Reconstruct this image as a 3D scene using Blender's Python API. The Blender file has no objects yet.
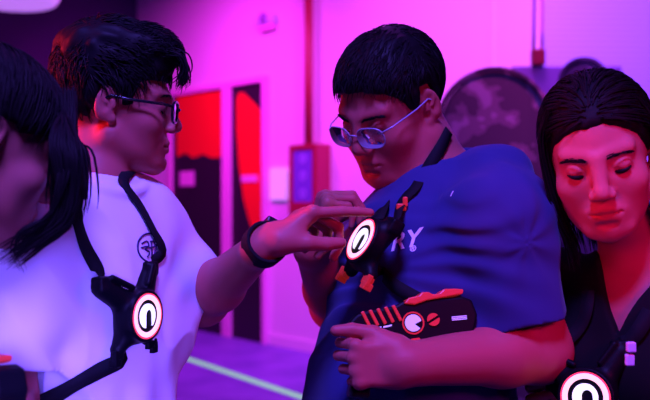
import bpy, math
import numpy as np
from mathutils import Vector
from mathutils.bvhtree import BVHTree
rng = np.random.default_rng(7)
CAMZ = 1.40
def A(*v): return np.array(v, float)
def at(px, py, d): return A((px-325)/800*d, d, CAMZ+(200-py)/800*d)
def nrm(v): v = np.asarray(v, float); return v/np.linalg.norm(v)
SC = bpy.context.scene
COL = SC.collection

# ---------------------------------------------------------------- materials
def mat(name, color, rough=.6, metal=0, spec=.4, emit=None, es=1, bump=None, sss=0, sheen=0, coat=0):
    m = bpy.data.materials.new(name); m.use_nodes = True
    nt = m.node_tree; b = nt.nodes['Principled BSDF']
    b.inputs['Base Color'].default_value = (*color, 1)
    b.inputs['Roughness'].default_value = rough; b.inputs['Metallic'].default_value = metal
    b.inputs['Specular IOR Level'].default_value = spec
    b.inputs['Sheen Weight'].default_value = sheen; b.inputs['Coat Weight'].default_value = coat
    if sss:
        b.inputs['Subsurface Weight'].default_value = sss
        b.inputs['Subsurface Radius'].default_value = (1, .3, .15); b.inputs['Subsurface Scale'].default_value = .006
    if emit:
        b.inputs['Emission Color'].default_value = (*emit, 1); b.inputs['Emission Strength'].default_value = es
    if bump:
        sc, st, dist = bump
        tc = nt.nodes.new('ShaderNodeTexCoord'); n = nt.nodes.new('ShaderNodeTexNoise'); bp = nt.nodes.new('ShaderNodeBump')
        n.inputs['Scale'].default_value = sc; n.inputs['Detail'].default_value = 4
        bp.inputs['Strength'].default_value = st; bp.inputs['Distance'].default_value = dist
        nt.links.new(tc.outputs['Object'], n.inputs['Vector']); nt.links.new(n.outputs['Fac'], bp.inputs['Height'])
        nt.links.new(bp.outputs['Normal'], b.inputs['Normal'])
    return m
def noise_color(m, c1, c2, scale, lo=.4, hi=.6, detail=3):
    nt = m.node_tree; b = nt.nodes['Principled BSDF']
    tc = nt.nodes.new('ShaderNodeTexCoord'); n = nt.nodes.new('ShaderNodeTexNoise'); r = nt.nodes.new('ShaderNodeValToRGB')
    n.inputs['Scale'].default_value = scale; n.inputs['Detail'].default_value = detail
    r.color_ramp.elements[0].position = lo; r.color_ramp.elements[0].color = (*c1, 1)
    r.color_ramp.elements[1].position = hi; r.color_ramp.elements[1].color = (*c2, 1)
    nt.links.new(tc.outputs['Object'], n.inputs['Vector']); nt.links.new(n.outputs['Fac'], r.inputs['Fac'])
    nt.links.new(r.outputs['Color'], b.inputs['Base Color'])
    return r
def skin_mat(name, color, lip):
    m = mat(name, color, .5, spec=.22, sss=.12, bump=(260, .12, .0008))
    nt = m.node_tree; b = nt.nodes['Principled BSDF']
    a = nt.nodes.new('ShaderNodeAttribute'); a.attribute_name = 'lip'
    mx = nt.nodes.new('ShaderNodeMix'); mx.data_type = 'RGBA'
    mx.inputs['A'].default_value = (*color, 1); mx.inputs['B'].default_value = (*lip, 1)
    nt.links.new(a.outputs['Fac'], mx.inputs['Factor']); nt.links.new(mx.outputs['Result'], b.inputs['Base Color'])
    return m
M = {}
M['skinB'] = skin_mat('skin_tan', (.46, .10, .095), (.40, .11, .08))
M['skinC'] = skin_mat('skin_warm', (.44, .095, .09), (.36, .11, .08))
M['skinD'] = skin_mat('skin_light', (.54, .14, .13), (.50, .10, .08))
M['hair'] = mat('black_hair', (.006, .004, .006), .55, spec=.12)
M['hair_soft'] = mat('dark_hair', (.007, .004, .006), .6, spec=.12)
M['white_cotton'] = mat('white_cotton', (.80, .80, .82), .85, spec=.15, bump=(900, .15, .0006), sheen=.1)
M['blue_cotton'] = mat('blue_cotton', (.028, .032, .14), .85, spec=.15, bump=(900, .15, .0006), sheen=.1)
M['black_cotton'] = mat('black_cotton', (.006, .0055, .007), .9, spec=.15, bump=(900, .15, .0006))
M['dark_denim'] = mat('dark_trousers', (.02, .02, .03), .85, spec=.15, bump=(700, .2, .0006))
M['shoe'] = mat('shoe_leather', (.03, .03, .035), .5)
M['webbing'] = mat('black_webbing', (.007, .007, .010), .8, spec=.15, bump=(1500, .3, .0005))
M['plastic'] = mat('black_plastic', (.003, .003, .005), .5, spec=.12, bump=(300, .08, .0005))
M['plastic2'] = mat('dark_grey_plastic', (.012, .012, .016), .35, spec=.3)
M['red_plastic'] = mat('red_plastic', (.75, .05, .03), .4, emit=(1, .04, .02), es=.12)
M['glow_ring'] = mat('glowing_pink_ring', (.9, .6, .6), .4, emit=(1, .46, .52), es=1.5)
M['glow_white'] = mat('glowing_white_emblem', (.9, .9, .9), .4, emit=(.9, .84, 1), es=1.15)
M['glow_red_edge'] = mat('glowing_red_edge', (.8, .1, .1), .4, emit=(1, .04, .08), es=1.0)
M['lav_disc'] = mat('lavender_disc', (.75, .72, .95), .4, emit=(.6, .55, 1), es=.35)
M['glass_frame'] = mat('clear_acetate', (.34, .30, .42), .2, spec=.8)
M['black_frame'] = mat('black_acetate', (.01, .01, .012), .2, spec=.6)
M['print_white'] = mat('white_print', (.85, .85, .88), .7)
M['print_dark'] = mat('dark_print', (.03, .01, .09), .7)
lens = bpy.data.materials.new('clear_lens'); lens.use_nodes = True
_n = lens.node_tree; _n.nodes.clear()
_o = _n.nodes.new('ShaderNodeOutputMaterial'); _t = _n.nodes.new('ShaderNodeBsdfTransparent'); _g = _n.nodes.new('ShaderNodeBsdfGlossy'); _mx = _n.nodes.new('ShaderNodeMixShader'); _f = _n.nodes.new('ShaderNodeFresnel')
_t.inputs['Color'].default_value = (.93, .93, .95, 1); _g.inputs['Roughness'].default_value = .03; _f.inputs['IOR'].default_value = 1.5
_n.links.new(_f.outputs[0], _mx.inputs[0]); _n.links.new(_t.outputs[0], _mx.inputs[1]); _n.links.new(_g.outputs[0], _mx.inputs[2]); _n.links.new(_mx.outputs[0], _o.inputs[0])
M['lens'] = lens

# ---------------------------------------------------------------- object helpers
WL = {}
def empty(name, loc, label=None, cat=None, group=None, kind=None):
    o = bpy.data.objects.new(name, None); COL.objects.link(o); o.location = loc; o.empty_display_size = .1
    WL[o.name] = A(*loc); tag(o, label, cat, group, kind); return o
def tag(o, label=None, cat=None, group=None, kind=None):
    for k, v in (('label', label), ('category', cat), ('group', group), ('kind', kind)):
        if v: o[k] = v
    return o
def obj(name, verts, faces, m, parent=None, smooth=True, attrs=None, bevel=0, loc=None):
    V = np.asarray(verts, float)
    base = WL[parent.name] if parent else A(0, 0, 0)
    own = base if (parent or loc is None) else A(*loc)
    me = bpy.data.meshes.new(name)
    if isinstance(faces, np.ndarray) and faces.ndim == 2:
        n, k = faces.shape
        me.vertices.add(len(V)); me.vertices.foreach_set('co', (V-own).ravel())
        me.loops.add(n*k); me.loops.foreach_set('vertex_index', faces.ravel().astype(np.int32))
        me.polygons.add(n); me.polygons.foreach_set('loop_start', np.arange(0, n*k, k, dtype=np.int32))
        me.update(calc_edges=True)
    else:
        me.from_pydata([tuple(v) for v in (V-own)], [], [tuple(int(i) for i in f) for f in faces])
    me.polygons.foreach_set('use_smooth', [smooth]*len(me.polygons))
    if attrs:
        for k, v in attrs.items():
            a = me.attributes.new(k, 'FLOAT', 'POINT'); a.data.foreach_set('value', np.asarray(v, np.float32))
    me.update(); me.materials.append(m)
    o = bpy.data.objects.new(name, me); COL.objects.link(o)
    if parent: o.parent = parent
    else: o.location = own
    WL[o.name] = own
    if bevel:
        b = o.modifiers.new('bevel', 'BEVEL'); b.width = bevel; b.segments = 2; b.limit_method = 'ANGLE'; b.angle_limit = math.radians(35)
    return o
class MB:
    def __init__(s): s.v = []; s.f = []
    def add(s, V, F):
        b = len(s.v); s.v += [tuple(v) for v in V]; s.f += [tuple(int(i)+b for i in f) for f in F]; return s
    def box(s, c, h, R=np.eye(3)):
        V = [A(*c)+R@A(x*h[0], y*h[1], z*h[2]) for x in (-1, 1) for y in (-1, 1) for z in (-1, 1)]
        return s.add(V, [(0,1,3,2),(4,6,7,5),(0,4,5,1),(2,3,7,6),(0,2,6,4),(1,5,7,3)])
    def prism(s, pts, o, u, v, n, t):
        # polygon pts (u,v) extruded along n from o by t
        k = len(pts); P = [o+u*a+v*b for a, b in pts]
        V = P+[p+n*t for p in P]
        F = [tuple(range(k))[::-1], tuple(range(k, 2*k))]+[(i, (i+1) % k, k+(i+1) % k, k+i) for i in range(k)]
        return s.add(V, F)
    def tube(s, P, r, k=8, closed=False):
        P = np.asarray(P, float); n = len(P); r = np.broadcast_to(r, (n,))
        V, F = [], []
        ref = A(0, 0, 1)
        for i in range(n):
            t = P[(i+1) % n]-P[i-1] if closed else P[min(i+1, n-1)]-P[max(i-1, 0)]
            t = nrm(t)
            if i == 0 and abs(t@ref) > .9: ref = A(1, 0, 0)
            a = nrm(np.cross(t, ref)); b = np.cross(t, a); ref = nrm(ref-t*(ref@t)) if np.linalg.norm(ref-t*(ref@t)) > .01 else ref
            for j in range(k):
                q = 2*math.pi*j/k; V.append(P[i]+(a*math.cos(q)+b*math.sin(q))*r[i])
        for i in range(n if closed else n-1):
            for j in range(k):
                i2 = (i+1) % n
                F.append((i*k+j, i*k+(j+1) % k, i2*k+(j+1) % k, i2*k+j))
        if not closed: F += [tuple(range(k))[::-1], tuple((n-1)*k+j for j in range(k))]
        return s.add(V, F)
    def annulus(s, o, u, v, n, r0, r1, t, k=40):
        V = []
        for h in (0, t):
            for r in (r0, r1):
                V += [o+n*h+(u*math.cos(2*math.pi*i/k)+v*math.sin(2*math.pi*i/k))*r for i in range(k)]
        F = []
        for i in range(k):
            j = (i+1) % k
            F += [(2*k+i, 3*k+i, 3*k+j, 2*k+j), (i, j, k+j, k+i), (k+i, k+j, 3*k+j, 3*k+i), (i, 2*k+i, 2*k+j, j)]
        return s.add(V, F)
    def ribbon(s, P, N, w, t):
        P = np.asarray(P, float); N = np.asarray(N, float); n = len(P); V, F = [], []
        for i in range(n):
            tg = nrm(P[min(i+1, n-1)]-P[max(i-1, 0)]); nn = nrm(N[i]-tg*(N[i]@tg)); b = np.cross(tg, nn)
            V += [P[i]-b*w/2, P[i]+b*w/2, P[i]+b*w/2+nn*t, P[i]-b*w/2+nn*t]
        for i in range(n-1):
            for j in range(4):
                F.append((i*4+j, i*4+(j+1) % 4, i*4+4+(j+1) % 4, i*4+4+j))
        F += [(3, 2, 1, 0), tuple((n-1)*4+j for j in range(4))]
        return s.add(V, F)
    def build(s, name, m, parent=None, smooth=False, bevel=0, loc=None):
        if parent is None and loc is None:
            V = np.array(s.v); loc = ((V[:, 0].min()+V[:, 0].max())/2, (V[:, 1].min()+V[:, 1].max())/2, V[:, 2].min())
        return obj(name, s.v, s.f, m, parent, smooth, bevel=bevel, loc=loc)
def resample(P, n):
    # Catmull-Rom through P
    P = np.asarray(P, float); Q = np.vstack([2*P[0]-P[1], P, 2*P[-1]-P[-2]]); out = []
    m = len(P)-1
    for s in np.linspace(0, m-1e-9, n):
        i = int(s); t = s-i; a, b, c, d = Q[i:i+4]
        out.append(.5*((2*b)+(-a+c)*t+(2*a-5*b+4*c-d)*t*t+(-a+3*b-3*c+d)*t**3))
    return np.array(out)

# ---------------------------------------------------------------- signed distance modelling
def vnoise(p, seed=0):
    i = np.floor(p).astype(np.int64); f = p-i; f = f*f*(3-2*f)
    def h(a, b, c):
        n = (a*374761393+b*668265263+c*2147483647+seed*974634777) & 0x7fffffff
        n = ((n ^ (n >> 13))*1274126177) & 0x7fffffff
        return ((n ^ (n >> 16)) & 0xffff)/32767.5-1
    x, y, z = i[..., 0], i[..., 1], i[..., 2]; u, v, w = f[..., 0], f[..., 1], f[..., 2]
    r = 0
    for a in (0, 1):
        for b in (0, 1):
            for c in (0, 1):
                r = r+h(x+a, y+b, z+c)*(u if a else 1-u)*(v if b else 1-v)*(w if c else 1-w)
    return r
class Prim:
    def __init__(s, fn, op, k): s.fn = fn; s.op = op; s.k = k; s.info = None
def cap(a, b, ra, rb=None, k=.02, op='u'):
    a = A(*a); b = A(*b); rb = ra if rb is None else rb; ab = b-a; L = max(ab@ab, 1e-9)
    def fn(p):
        h = np.clip(((p-a)@ab)/L, 0, 1)
        return np.linalg.norm(p-a-h[..., None]*ab, axis=-1)-(ra+(rb-ra)*h)
    q = Prim(fn, op, k); q.info = ('cap', a, b, ra, rb); return q
def ell(c, r, R=np.eye(3), k=.02, op='u'):
    c = A(*c); r = A(*r)
    def fn(p):
        q = (p-c)@R
        k0 = np.linalg.norm(q/r, axis=-1); k1 = np.linalg.norm(q/(r*r), axis=-1)
        return k0*(k0-1)/np.maximum(k1, 1e-6)
    q = Prim(fn, op, k); q.info = ('ell', c, r, R); return q
def rbox(c, h, R=np.eye(3), rr=.005, k=.01, op='u'):
    c = A(*c); h = A(*h)
    def fn(p):
        q = np.abs((p-c)@R)-(h-rr)
        return np.linalg.norm(np.maximum(q, 0), axis=-1)+np.minimum(q.max(-1), 0)-rr
    return Prim(fn, op, k)
def torus(c, R, r0, r1, sc=(1, 1), k=.003, op='u'):
    c = A(*c)
    def fn(p):
        q = (p-c)@R; d = np.sqrt((q[..., 0]/sc[0])**2+(q[..., 1]/sc[1])**2)-r0
        return np.sqrt(d*d+q[..., 2]**2)-r1
    return Prim(fn, op, k)
def cyl(c, n, r, h, rr=.002, k=.004, op='u'):
    c = A(*c); n = nrm(n)
    def fn(p):
        q = p-c; z = q@n; rad = np.linalg.norm(q-z[..., None]*n, axis=-1)
        d = np.stack([rad-r+rr, np.abs(z)-h+rr], -1)
        return np.linalg.norm(np.maximum(d, 0), axis=-1)+np.minimum(d.max(-1), 0)-rr
    return Prim(fn, op, k)
def plane(pt, n, op='i', k=.004):
    pt = A(*pt); n = nrm(n); return Prim(lambda p: (p-pt)@n, op, k)
def fprim(fn, op, k=.004): return Prim(fn, op, k)
def cutcap(a, b, ra, rb, k=.02, tilt=None):
    c = cap(a, b, ra, rb); n = nrm(tilt) if tilt is not None else nrm(A(*b)-A(*a)); b = A(*b)
    return Prim(lambda p: np.maximum(c.fn(p), (p-b)@n), 'u', k)
def inflate(ps, o):
    out = []
    for q in ps:
        if q.info and q.info[0] == 'cap': out.append(cap(q.info[1], q.info[2], q.info[3]+o, q.info[4]+o, q.k, q.op))
        elif q.info and q.info[0] == 'ell': out.append(ell(q.info[1], q.info[2]+o, q.info[3], q.k, q.op))
        else: out.append(q)
    return out
def comb(d, e, op, k):
    if op == 'u':
        h = np.maximum(k-np.abs(d-e), 0)/k if k else 0
        return np.minimum(d, e)-h*h*k*.25
    if op == 's': e = -e
    h = np.maximum(k-np.abs(d-e), 0)/k if k else 0
    return np.maximum(d, e)+h*h*k*.25
def sdf_eval(prims, p, disp=None):
    d = np.full(p.shape[:-1], 9.0)
    for q in prims: d = comb(d, q.fn(p), q.op, q.k)
    if disp is not None: d = d+disp(p)
    return d
def mesh_sdf(prims, lo, hi, vox, disp=None, n=24):
    lo = A(*lo); hi = A(*hi)
    nc = np.ceil((hi-lo)/(vox*n)).astype(int); R = vox*n*.5*math.sqrt(3)+vox*2
    idx = np.stack(np.meshgrid(*[np.arange(k) for k in nc], indexing='ij'), -1).reshape(-1, 3)
    cen = lo+(idx+.5)*vox*n
    D = [q.fn(cen) for q in prims]
    tot = np.full(len(cen), 9.0); un = np.full(len(cen), 9.0)
    for q, d in zip(prims, D):
        tot = comb(tot, d, q.op, q.k)
        if q.op == 'u': un = np.minimum(un, d)
    act = np.abs(tot) < R*1.7+.02
    G = 1 << 20
    ids, pos, quads = [], [], []
    g = np.arange(n+2)
    off = np.stack(np.meshgrid(g, g, g, indexing='ij'), -1)
    corners = [(a, b, c) for a in (0, 1) for b in (0, 1) for c in (0, 1)]
    for ci in np.nonzero(act)[0]:
        sel = []
        for q, d in zip(prims, D):
            dc = d[ci]
            if q.op == 'u' and dc-1.3*R > un[ci]+1.3*R+q.k+.01: continue
            if q.op == 's' and dc-1.3*R > q.k+.01: continue
            if q.op == 'i' and dc+1.3*R < -q.k-.01: continue
            sel.append(q)
        base = idx[ci]*n
        P = lo+(base+off)*vox
        V = sdf_eval(sel, P, disp)
        ins = V < 0
        if ins.all() or not ins.any(): continue
        m = n+1
        cnt = sum(ins[a:a+m, b:b+m, c:c+m].astype(np.int8) for a, b, c in corners)
        cells = np.argwhere((cnt > 0) & (cnt < 8))
        if len(cells) == 0: continue
        cv = {c: V[cells[:, 0]+c[0], cells[:, 1]+c[1], cells[:, 2]+c[2]] for c in corners}
        acc = np.zeros((len(cells), 3)); num = np.zeros(len(cells))
        for c in corners:
            for ax in range(3):
                if c[ax]: continue
                e = list(c); e[ax] = 1; e = tuple(e)
                a, b = cv[c], cv[e]; x = (a < 0) != (b < 0)
                t = np.where(x, a/np.where(a == b, 1, a-b), 0)
                pt = np.tile(A(*c), (len(cells), 1)); pt[:, ax] = t
                acc += pt*x[:, None]; num += x
        pc = lo+(base+cells+acc/num[:, None])*vox
        gc = (base+cells).astype(np.int64)
        ids.append((gc[:, 0]*G+gc[:, 1])*G+gc[:, 2]); pos.append(pc)
        for ax in range(3):
            sl0 = [slice(0, n)]*3; sl1 = [slice(0, n)]*3; sl1[ax] = slice(1, n+1)
            a = ins[tuple(sl0)]; b = ins[tuple(sl1)]
            ed = np.argwhere(a != b)
            if len(ed) == 0: continue
            fl = a[ed[:, 0], ed[:, 1], ed[:, 2]]
            ge = (base+ed).astype(np.int64); o1 = np.zeros(3, np.int64); o2 = np.zeros(3, np.int64)
            o1[(ax+1) % 3] = 1; o2[(ax+2) % 3] = 1
            q4 = [ge-o1-o2, ge-o2, ge, ge-o1]
            key = np.stack([(q[:, 0]*G+q[:, 1])*G+q[:, 2] for q in q4], 1)
            key[~fl] = key[~fl][:, ::-1]
            quads.append(key)
    ids = np.concatenate(ids); pos = np.concatenate(pos); quads = np.concatenate(quads)
    uid, first = np.unique(ids, return_index=True); pos = pos[first]
    k = np.searchsorted(uid, quads); k = np.minimum(k, len(uid)-1)
    F = k[(uid[k] == quads).all(1)]
    return pos, F

# ---------------------------------------------------------------- anatomy
def headframe(O, f, u):
    f = nrm(f); r = nrm(np.cross(f, u)); u = np.cross(r, f); return A(*O), np.stack([r, f, u], 1)
def head_prims(H, s=1.0, fat=0.0, eye_open=.3, fem=False):
    O, R = H
    W = lambda x, y, z: O+R@(A(x, y, z)*s)
    def e(c, r, k=.012, op='u', Rl=np.eye(3)): return ell(W(*c), A(*r)*s, R@Rl, k*s, op)
    def c(a, b, ra, rb=None, k=.01, op='u'): return cap(W(*a), W(*b), ra*s, (rb or ra)*s, k*s, op)
    j = .004 if fem else 0
    P = [e((0, -.015, .032), (.076, .097, .090), .02),
         e((0, .028, -.02), (.064-j+fat*.3, .064, .088), .03),
         e((0, .035, -.065), (.046-j+fat*.6, .045, .045), .02)]
    for q in (-1, 1):
        P += [c((q*(.058-j+fat*.4), .0, -.055), (q*.022, .068, -.096), .020+fat*.4, .017+fat*.3, .025),
              e((q*.040, .056, -.030), (.026+fat*.3, .026, .024+fat*.3), .02), e((q*.030, .048, -.058), (.024, .028, .030), .02),
              c((q*.012, .086, .024), (q*.044, .070, .026), .008 if not fem else .005, .009, .014)]
    P += [c((0, .078, -.100), (0, .076, -.103), .017 if not fem else .014, .014, .02),
          e((0, .078, -.068), (.028, .018, .024), .015)]
    for q in (-1, 1): P.append(e((q*.033, .094, .003), (.019, .014, .0125), .012, 's'))
    for q in (-1, 1):
        P.append(e((q*.032, .0755, .003), (.0155, .0135, .0125), .004))
        P.append(c((q*.018, .0895, -.001), (q*.045, .081, .001), .0012, .0012, .003, 's'))
    # nose
    P += [c((0, .0885, .016), (0, .1035, -.020), .0085, .0105, .014), e((0, .1075, -.029), (.0115, .0115, .0105), .008),
          e((-.0125, .100, -.034), (.0075, .010, .0075), .006), e((.0125, .100, -.034), (.0075, .010, .0075), .006)]
    for q in (-1, 1): P.append(e((q*.006, .106, -.043), (.0035, .005, .004), .003, 's'))
    # philtrum, lips
    P += [c((0, .1005, -.045), (0, .0995, -.054), .0025, .0025, .004, 's'),
          c((-.011, .0915, -.0605), (.011, .0915, -.0605), .0072, .0072, .006), c((-.022, .083, -.064), (.022, .083, -.064), .005, .005, .008),
          c((-.009, .0895, -.0725), (.009, .0895, -.0725), .0082, .0082, .006),
          c((-.023, .089, -.066), (0, .101, -.0655), .0012, .0014, .004, 's'), c((.023, .089, -.066), (0, .101, -.0655), .0012, .0014, .004, 's'),
          c((-.010, .094, -.084), (.010, .094, -.084), .003, .003, .008, 's')]
    # ears
    for q in (-1, 1):
        th = math.radians(18)*q
        Rl = np.array([[math.cos(th), -math.sin(th), 0], [math.sin(th), math.cos(th), 0], [0, 0, 1]])
        tb = math.radians(-12); Rb = np.array([[1, 0, 0], [0, math.cos(tb), -math.sin(tb)], [0, math.sin(tb), math.cos(tb)]])
        Re = Rl@Rb
        P.append(e((q*.079, -.010, .000), (.0085, .019, .031), .004, 'u', Re))
        P.append(e((q*.0885, -.008, .004), (.007, .0125, .021), .004, 's', Re))
        P.append(c((q*.0795, .002, -.004), (q*.0795, .001, .006), .0045, .004, .004))
        P.append(c((q*.083, -.009, .000), (q*.083, -.015, .010), .003, .003, .004))
        P.append(e((q*.077, .0, -.026), (.006, .009, .009), .006))
    return P
def lips_attr(V, H, s=1.0):
    O, R = H; q = (V-O)@R/s
    a = ((np.abs(q[:, 0])/.0235)**2+((q[:, 2]+.0665)/.0115)**2)
    return np.clip((1-a)*2.2, 0, .85)*(q[:, 1] > .07)
def hand_prims(w, f, n, t, fingers, thumb, s=1.0, palm_fat=0):
    f = nrm(f); n = nrm(A(*n)-f*(A(*n)@f)); tt = np.cross(f, n); t = tt if tt@A(*t) > 0 else -tt
    R = np.stack([f, n, t], 1); w = A(*w)
    L = lambda x, y, z: w+R@(A(x, y, z)*s)
    P = [rbox(L(.052, 0, 0), A(.042, .012+palm_fat, .036)*s, R, .011*s, .02), ell(L(.035, .008, .022), A(.032, .014, .018)*s, R, .012),
         ell(L(.035, .006, -.022), A(.034, .013, .014)*s, R, .012), cap(L(-.01, 0, 0), L(.02, 0, 0), .024*s, .026*s, .02)]
    spec = [(.031, .044, .026, .020, .0090, .090), (.0105, .048, .030, .021, .0092, .094), (-.0105, .044, .028, .020, .0087, .090), (-.030, .034, .021, .018, .0078, .082)]
    for (z, l1, l2, l3, r, bx), (a, b, c, sp) in zip(spec, fingers):
        p = L(bx, 0, z); d0 = A(math.cos(sp), 0, math.sin(sp))
        P.append(ell(p-R@A(0, .003, 0)*s, A(.011, .010, .010)*s, R, .008))
        ang = 0; rr = r
        for k, (l, th) in enumerate(((l1, a), (l2, b), (l3, c))):
            ang += math.radians(th)
            dd = R@(d0*math.cos(ang)+A(0, 1, 0)*math.sin(ang)); p2 = p+dd*l*s
            P.append(cap(p, p2, rr*s, (rr-.0008)*s, .0022)); rr -= .0007; p = p2
    p = L(*thumb[0])
    for i, ((dx, dy, dz), l, r0, r1) in enumerate(thumb[1]):
        p2 = p+R@nrm((dx, dy, dz))*l*s; P.append(cap(p, p2, r0*s, r1*s, .014 if i == 0 else .003)); p = p2
    return P
def neck_prims(H, nb, r=.055, s=1.0):
    O, R = H
    top = O+R@(A(0, -.028, -.06)*s)
    return [cap(top, nb, r*s, r*1.06*s, .03)]

# ---------------------------------------------------------------- hair
def tubes(name, paths, radii, m, parent, k=5, flat=None):
    # paths (N,S,3), radii (N,S)
    N, S, _ = paths.shape
    T = np.gradient(paths, axis=1); T /= np.linalg.norm(T, axis=-1, keepdims=True)+1e-9
    ref = rng.normal(size=(N, 1, 3)) if flat is None else np.broadcast_to(flat, (N, 1, 3))
    a = np.cross(T, ref); a /= np.linalg.norm(a, axis=-1, keepdims=True)+1e-9; b = np.cross(T, a)
    q = np.arange(k)*2*math.pi/k
    V = paths[:, :, None]+radii[:, :, None, None]*(a[:, :, None]*np.cos(q)[None, None, :, None]+b[:, :, None]*np.sin(q)[None, None, :, None])
    i = np.arange(N*S*k).reshape(N, S, k)
    F = np.stack([i[:, :-1], np.roll(i, -1, 2)[:, :-1], np.roll(i, -1, 2)[:, 1:], i[:, 1:]], -1).reshape(-1, 4)
    return V.reshape(-1, 3), F
def hair_short(H, s, cen, rad, zb, comb_fn, N, length, r0, lift=.004, S=6, jitter=.25):
    """short locks rooted on an ellipsoid over the scalp; returns V,F"""
    O, R = H; cen = A(*cen); rad = A(*rad)
    out = []
    while len(out) < N:
        d = nrm(rng.normal(size=3)); p = cen+d*rad
        if p[2] > zb(p[1])+.004: out.append(p)
    P = np.array(out); paths = [P]
    L = length*(.6+.8*rng.random(N)); jit = rng.normal(size=(N, 3))*jitter
    for i in range(S-1):
        n = (P-cen)/rad**2; n /= np.linalg.norm(n, axis=-1, keepdims=True)
        d = comb_fn(P)+jit; d -= n*(d*n).sum(-1, keepdims=True); d /= np.linalg.norm(d, axis=-1, keepdims=True)+1e-9
        P = P+d*(L/(S-1))[:, None]+n*lift*(.5 if i < S/2 else .2)
        k0 = np.linalg.norm((P-cen)/rad, axis=-1, keepdims=True)
        P = np.where(k0 < 1, cen+(P-cen)/k0, P)
        paths.append(P)
    paths = np.stack(paths, 1)
    W = O+(paths*s)@R.T
    rr = r0*s*np.linspace(1, .15, S)[None]*(.7+.6*rng.random((N, 1)))
    return tubes('', W, rr, None, None)
def bundle(guides, n, spread, r0, S=14, wob=.004):
    """locks around guide polylines: returns V,F"""
    Vs, Fs, b = [], [], 0
    for g in guides:
        G = resample(g, S); paths = []
        for _ in range(n):
            o = rng.normal(size=3)*spread; e = rng.normal(size=3)*spread*.9; t = np.linspace(0, 1, S)[:, None]
            ph = rng.random(3)*6.28
            L = .8+.2*rng.random(); Gi = G if L > .99 else np.stack([np.interp(np.linspace(0, L, S), np.linspace(0, 1, S), G[:, i]) for i in range(3)], 1)
            paths.append(Gi+o*(1-t)*.8+e*t+np.sin(t*5+ph)*wob*t)
        paths = np.array(paths); rr = r0*np.array([.5, .8]+[1]*(S-6)+[.85, .65, .4, .15])[None]*(.6+.7*rng.random((n, 1)))
        V, F = tubes('', paths, rr, None, None); Vs.append(V); Fs.append(F+b); b += len(V)
    return np.vstack(Vs), np.vstack(Fs)
def join(parts):
    Vs, Fs, b = [], [], 0
    for V, F in parts: Vs.append(V); Fs.append(F+b); b += len(V)
    return np.vstack(Vs), np.vstack(Fs)
def hair_cap(H, s, cen, rad, zb, vox=.003, extra=(), amp=.002):
    O, R = H; cen = A(*cen); rad = A(*rad)
    E = ell(O+R@(cen*s), rad*s, R)
    def hl(p):
        q = (p-O)@R/s
        return (zb(q[..., 1])-q[..., 2])*.6*s
    P = [E, fprim(hl, 'i', .01*s)]+list(extra)
    def disp(p):
        q = (p-O)@R/s
        return amp*vnoise(q*A(120, 45, 60), 3)+amp*1.5*vnoise(q*A(45, 25, 25), 5)
    c = O+R@(cen*s); r = max(rad)*s+.03
    return mesh_sdf(P, c-r, c+r, vox, disp)
def bvh_of(V, F): return BVHTree.FromPolygons([tuple(v) for v in V], [tuple(int(i) for i in f) for f in F])
def surf(bvh, o, d, off=.002):
    h = bvh.ray_cast(Vector(o), Vector(nrm(d)))
    if h[0] is None: return None
    n = A(*h[1]); 
    if n@nrm(d) > 0: n = -n
    return A(*h[0])+n*off, n
CAM = A(0, 0, CAMZ)
def surfpx(bvh, px, py, off=.002): return surf(bvh, CAM, at(px, py, 1)-CAM, off)
def strap_on(bvh, pix, w, t, mb, pre=None, post=None, off=.0015, n=None):
    """ribbon laid over the cloth; pix: pixel stations of the strap in the photograph"""
    P, N = [], []
    if pre: 
        for p, q in pre: P.append(A(*p)); N.append(nrm(q))
    for x, y in pix:
        h = surfpx(bvh, x, y, off)
        if h: P.append(h[0]); N.append(h[1])
    if post:
        for p, q in post: P.append(A(*p)); N.append(nrm(q))
    n = n or len(P)*4
    P2 = resample(P, n); N2 = resample(N, n)
    mb.ribbon(P2, N2, w, t)
    return P2, N2

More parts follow.
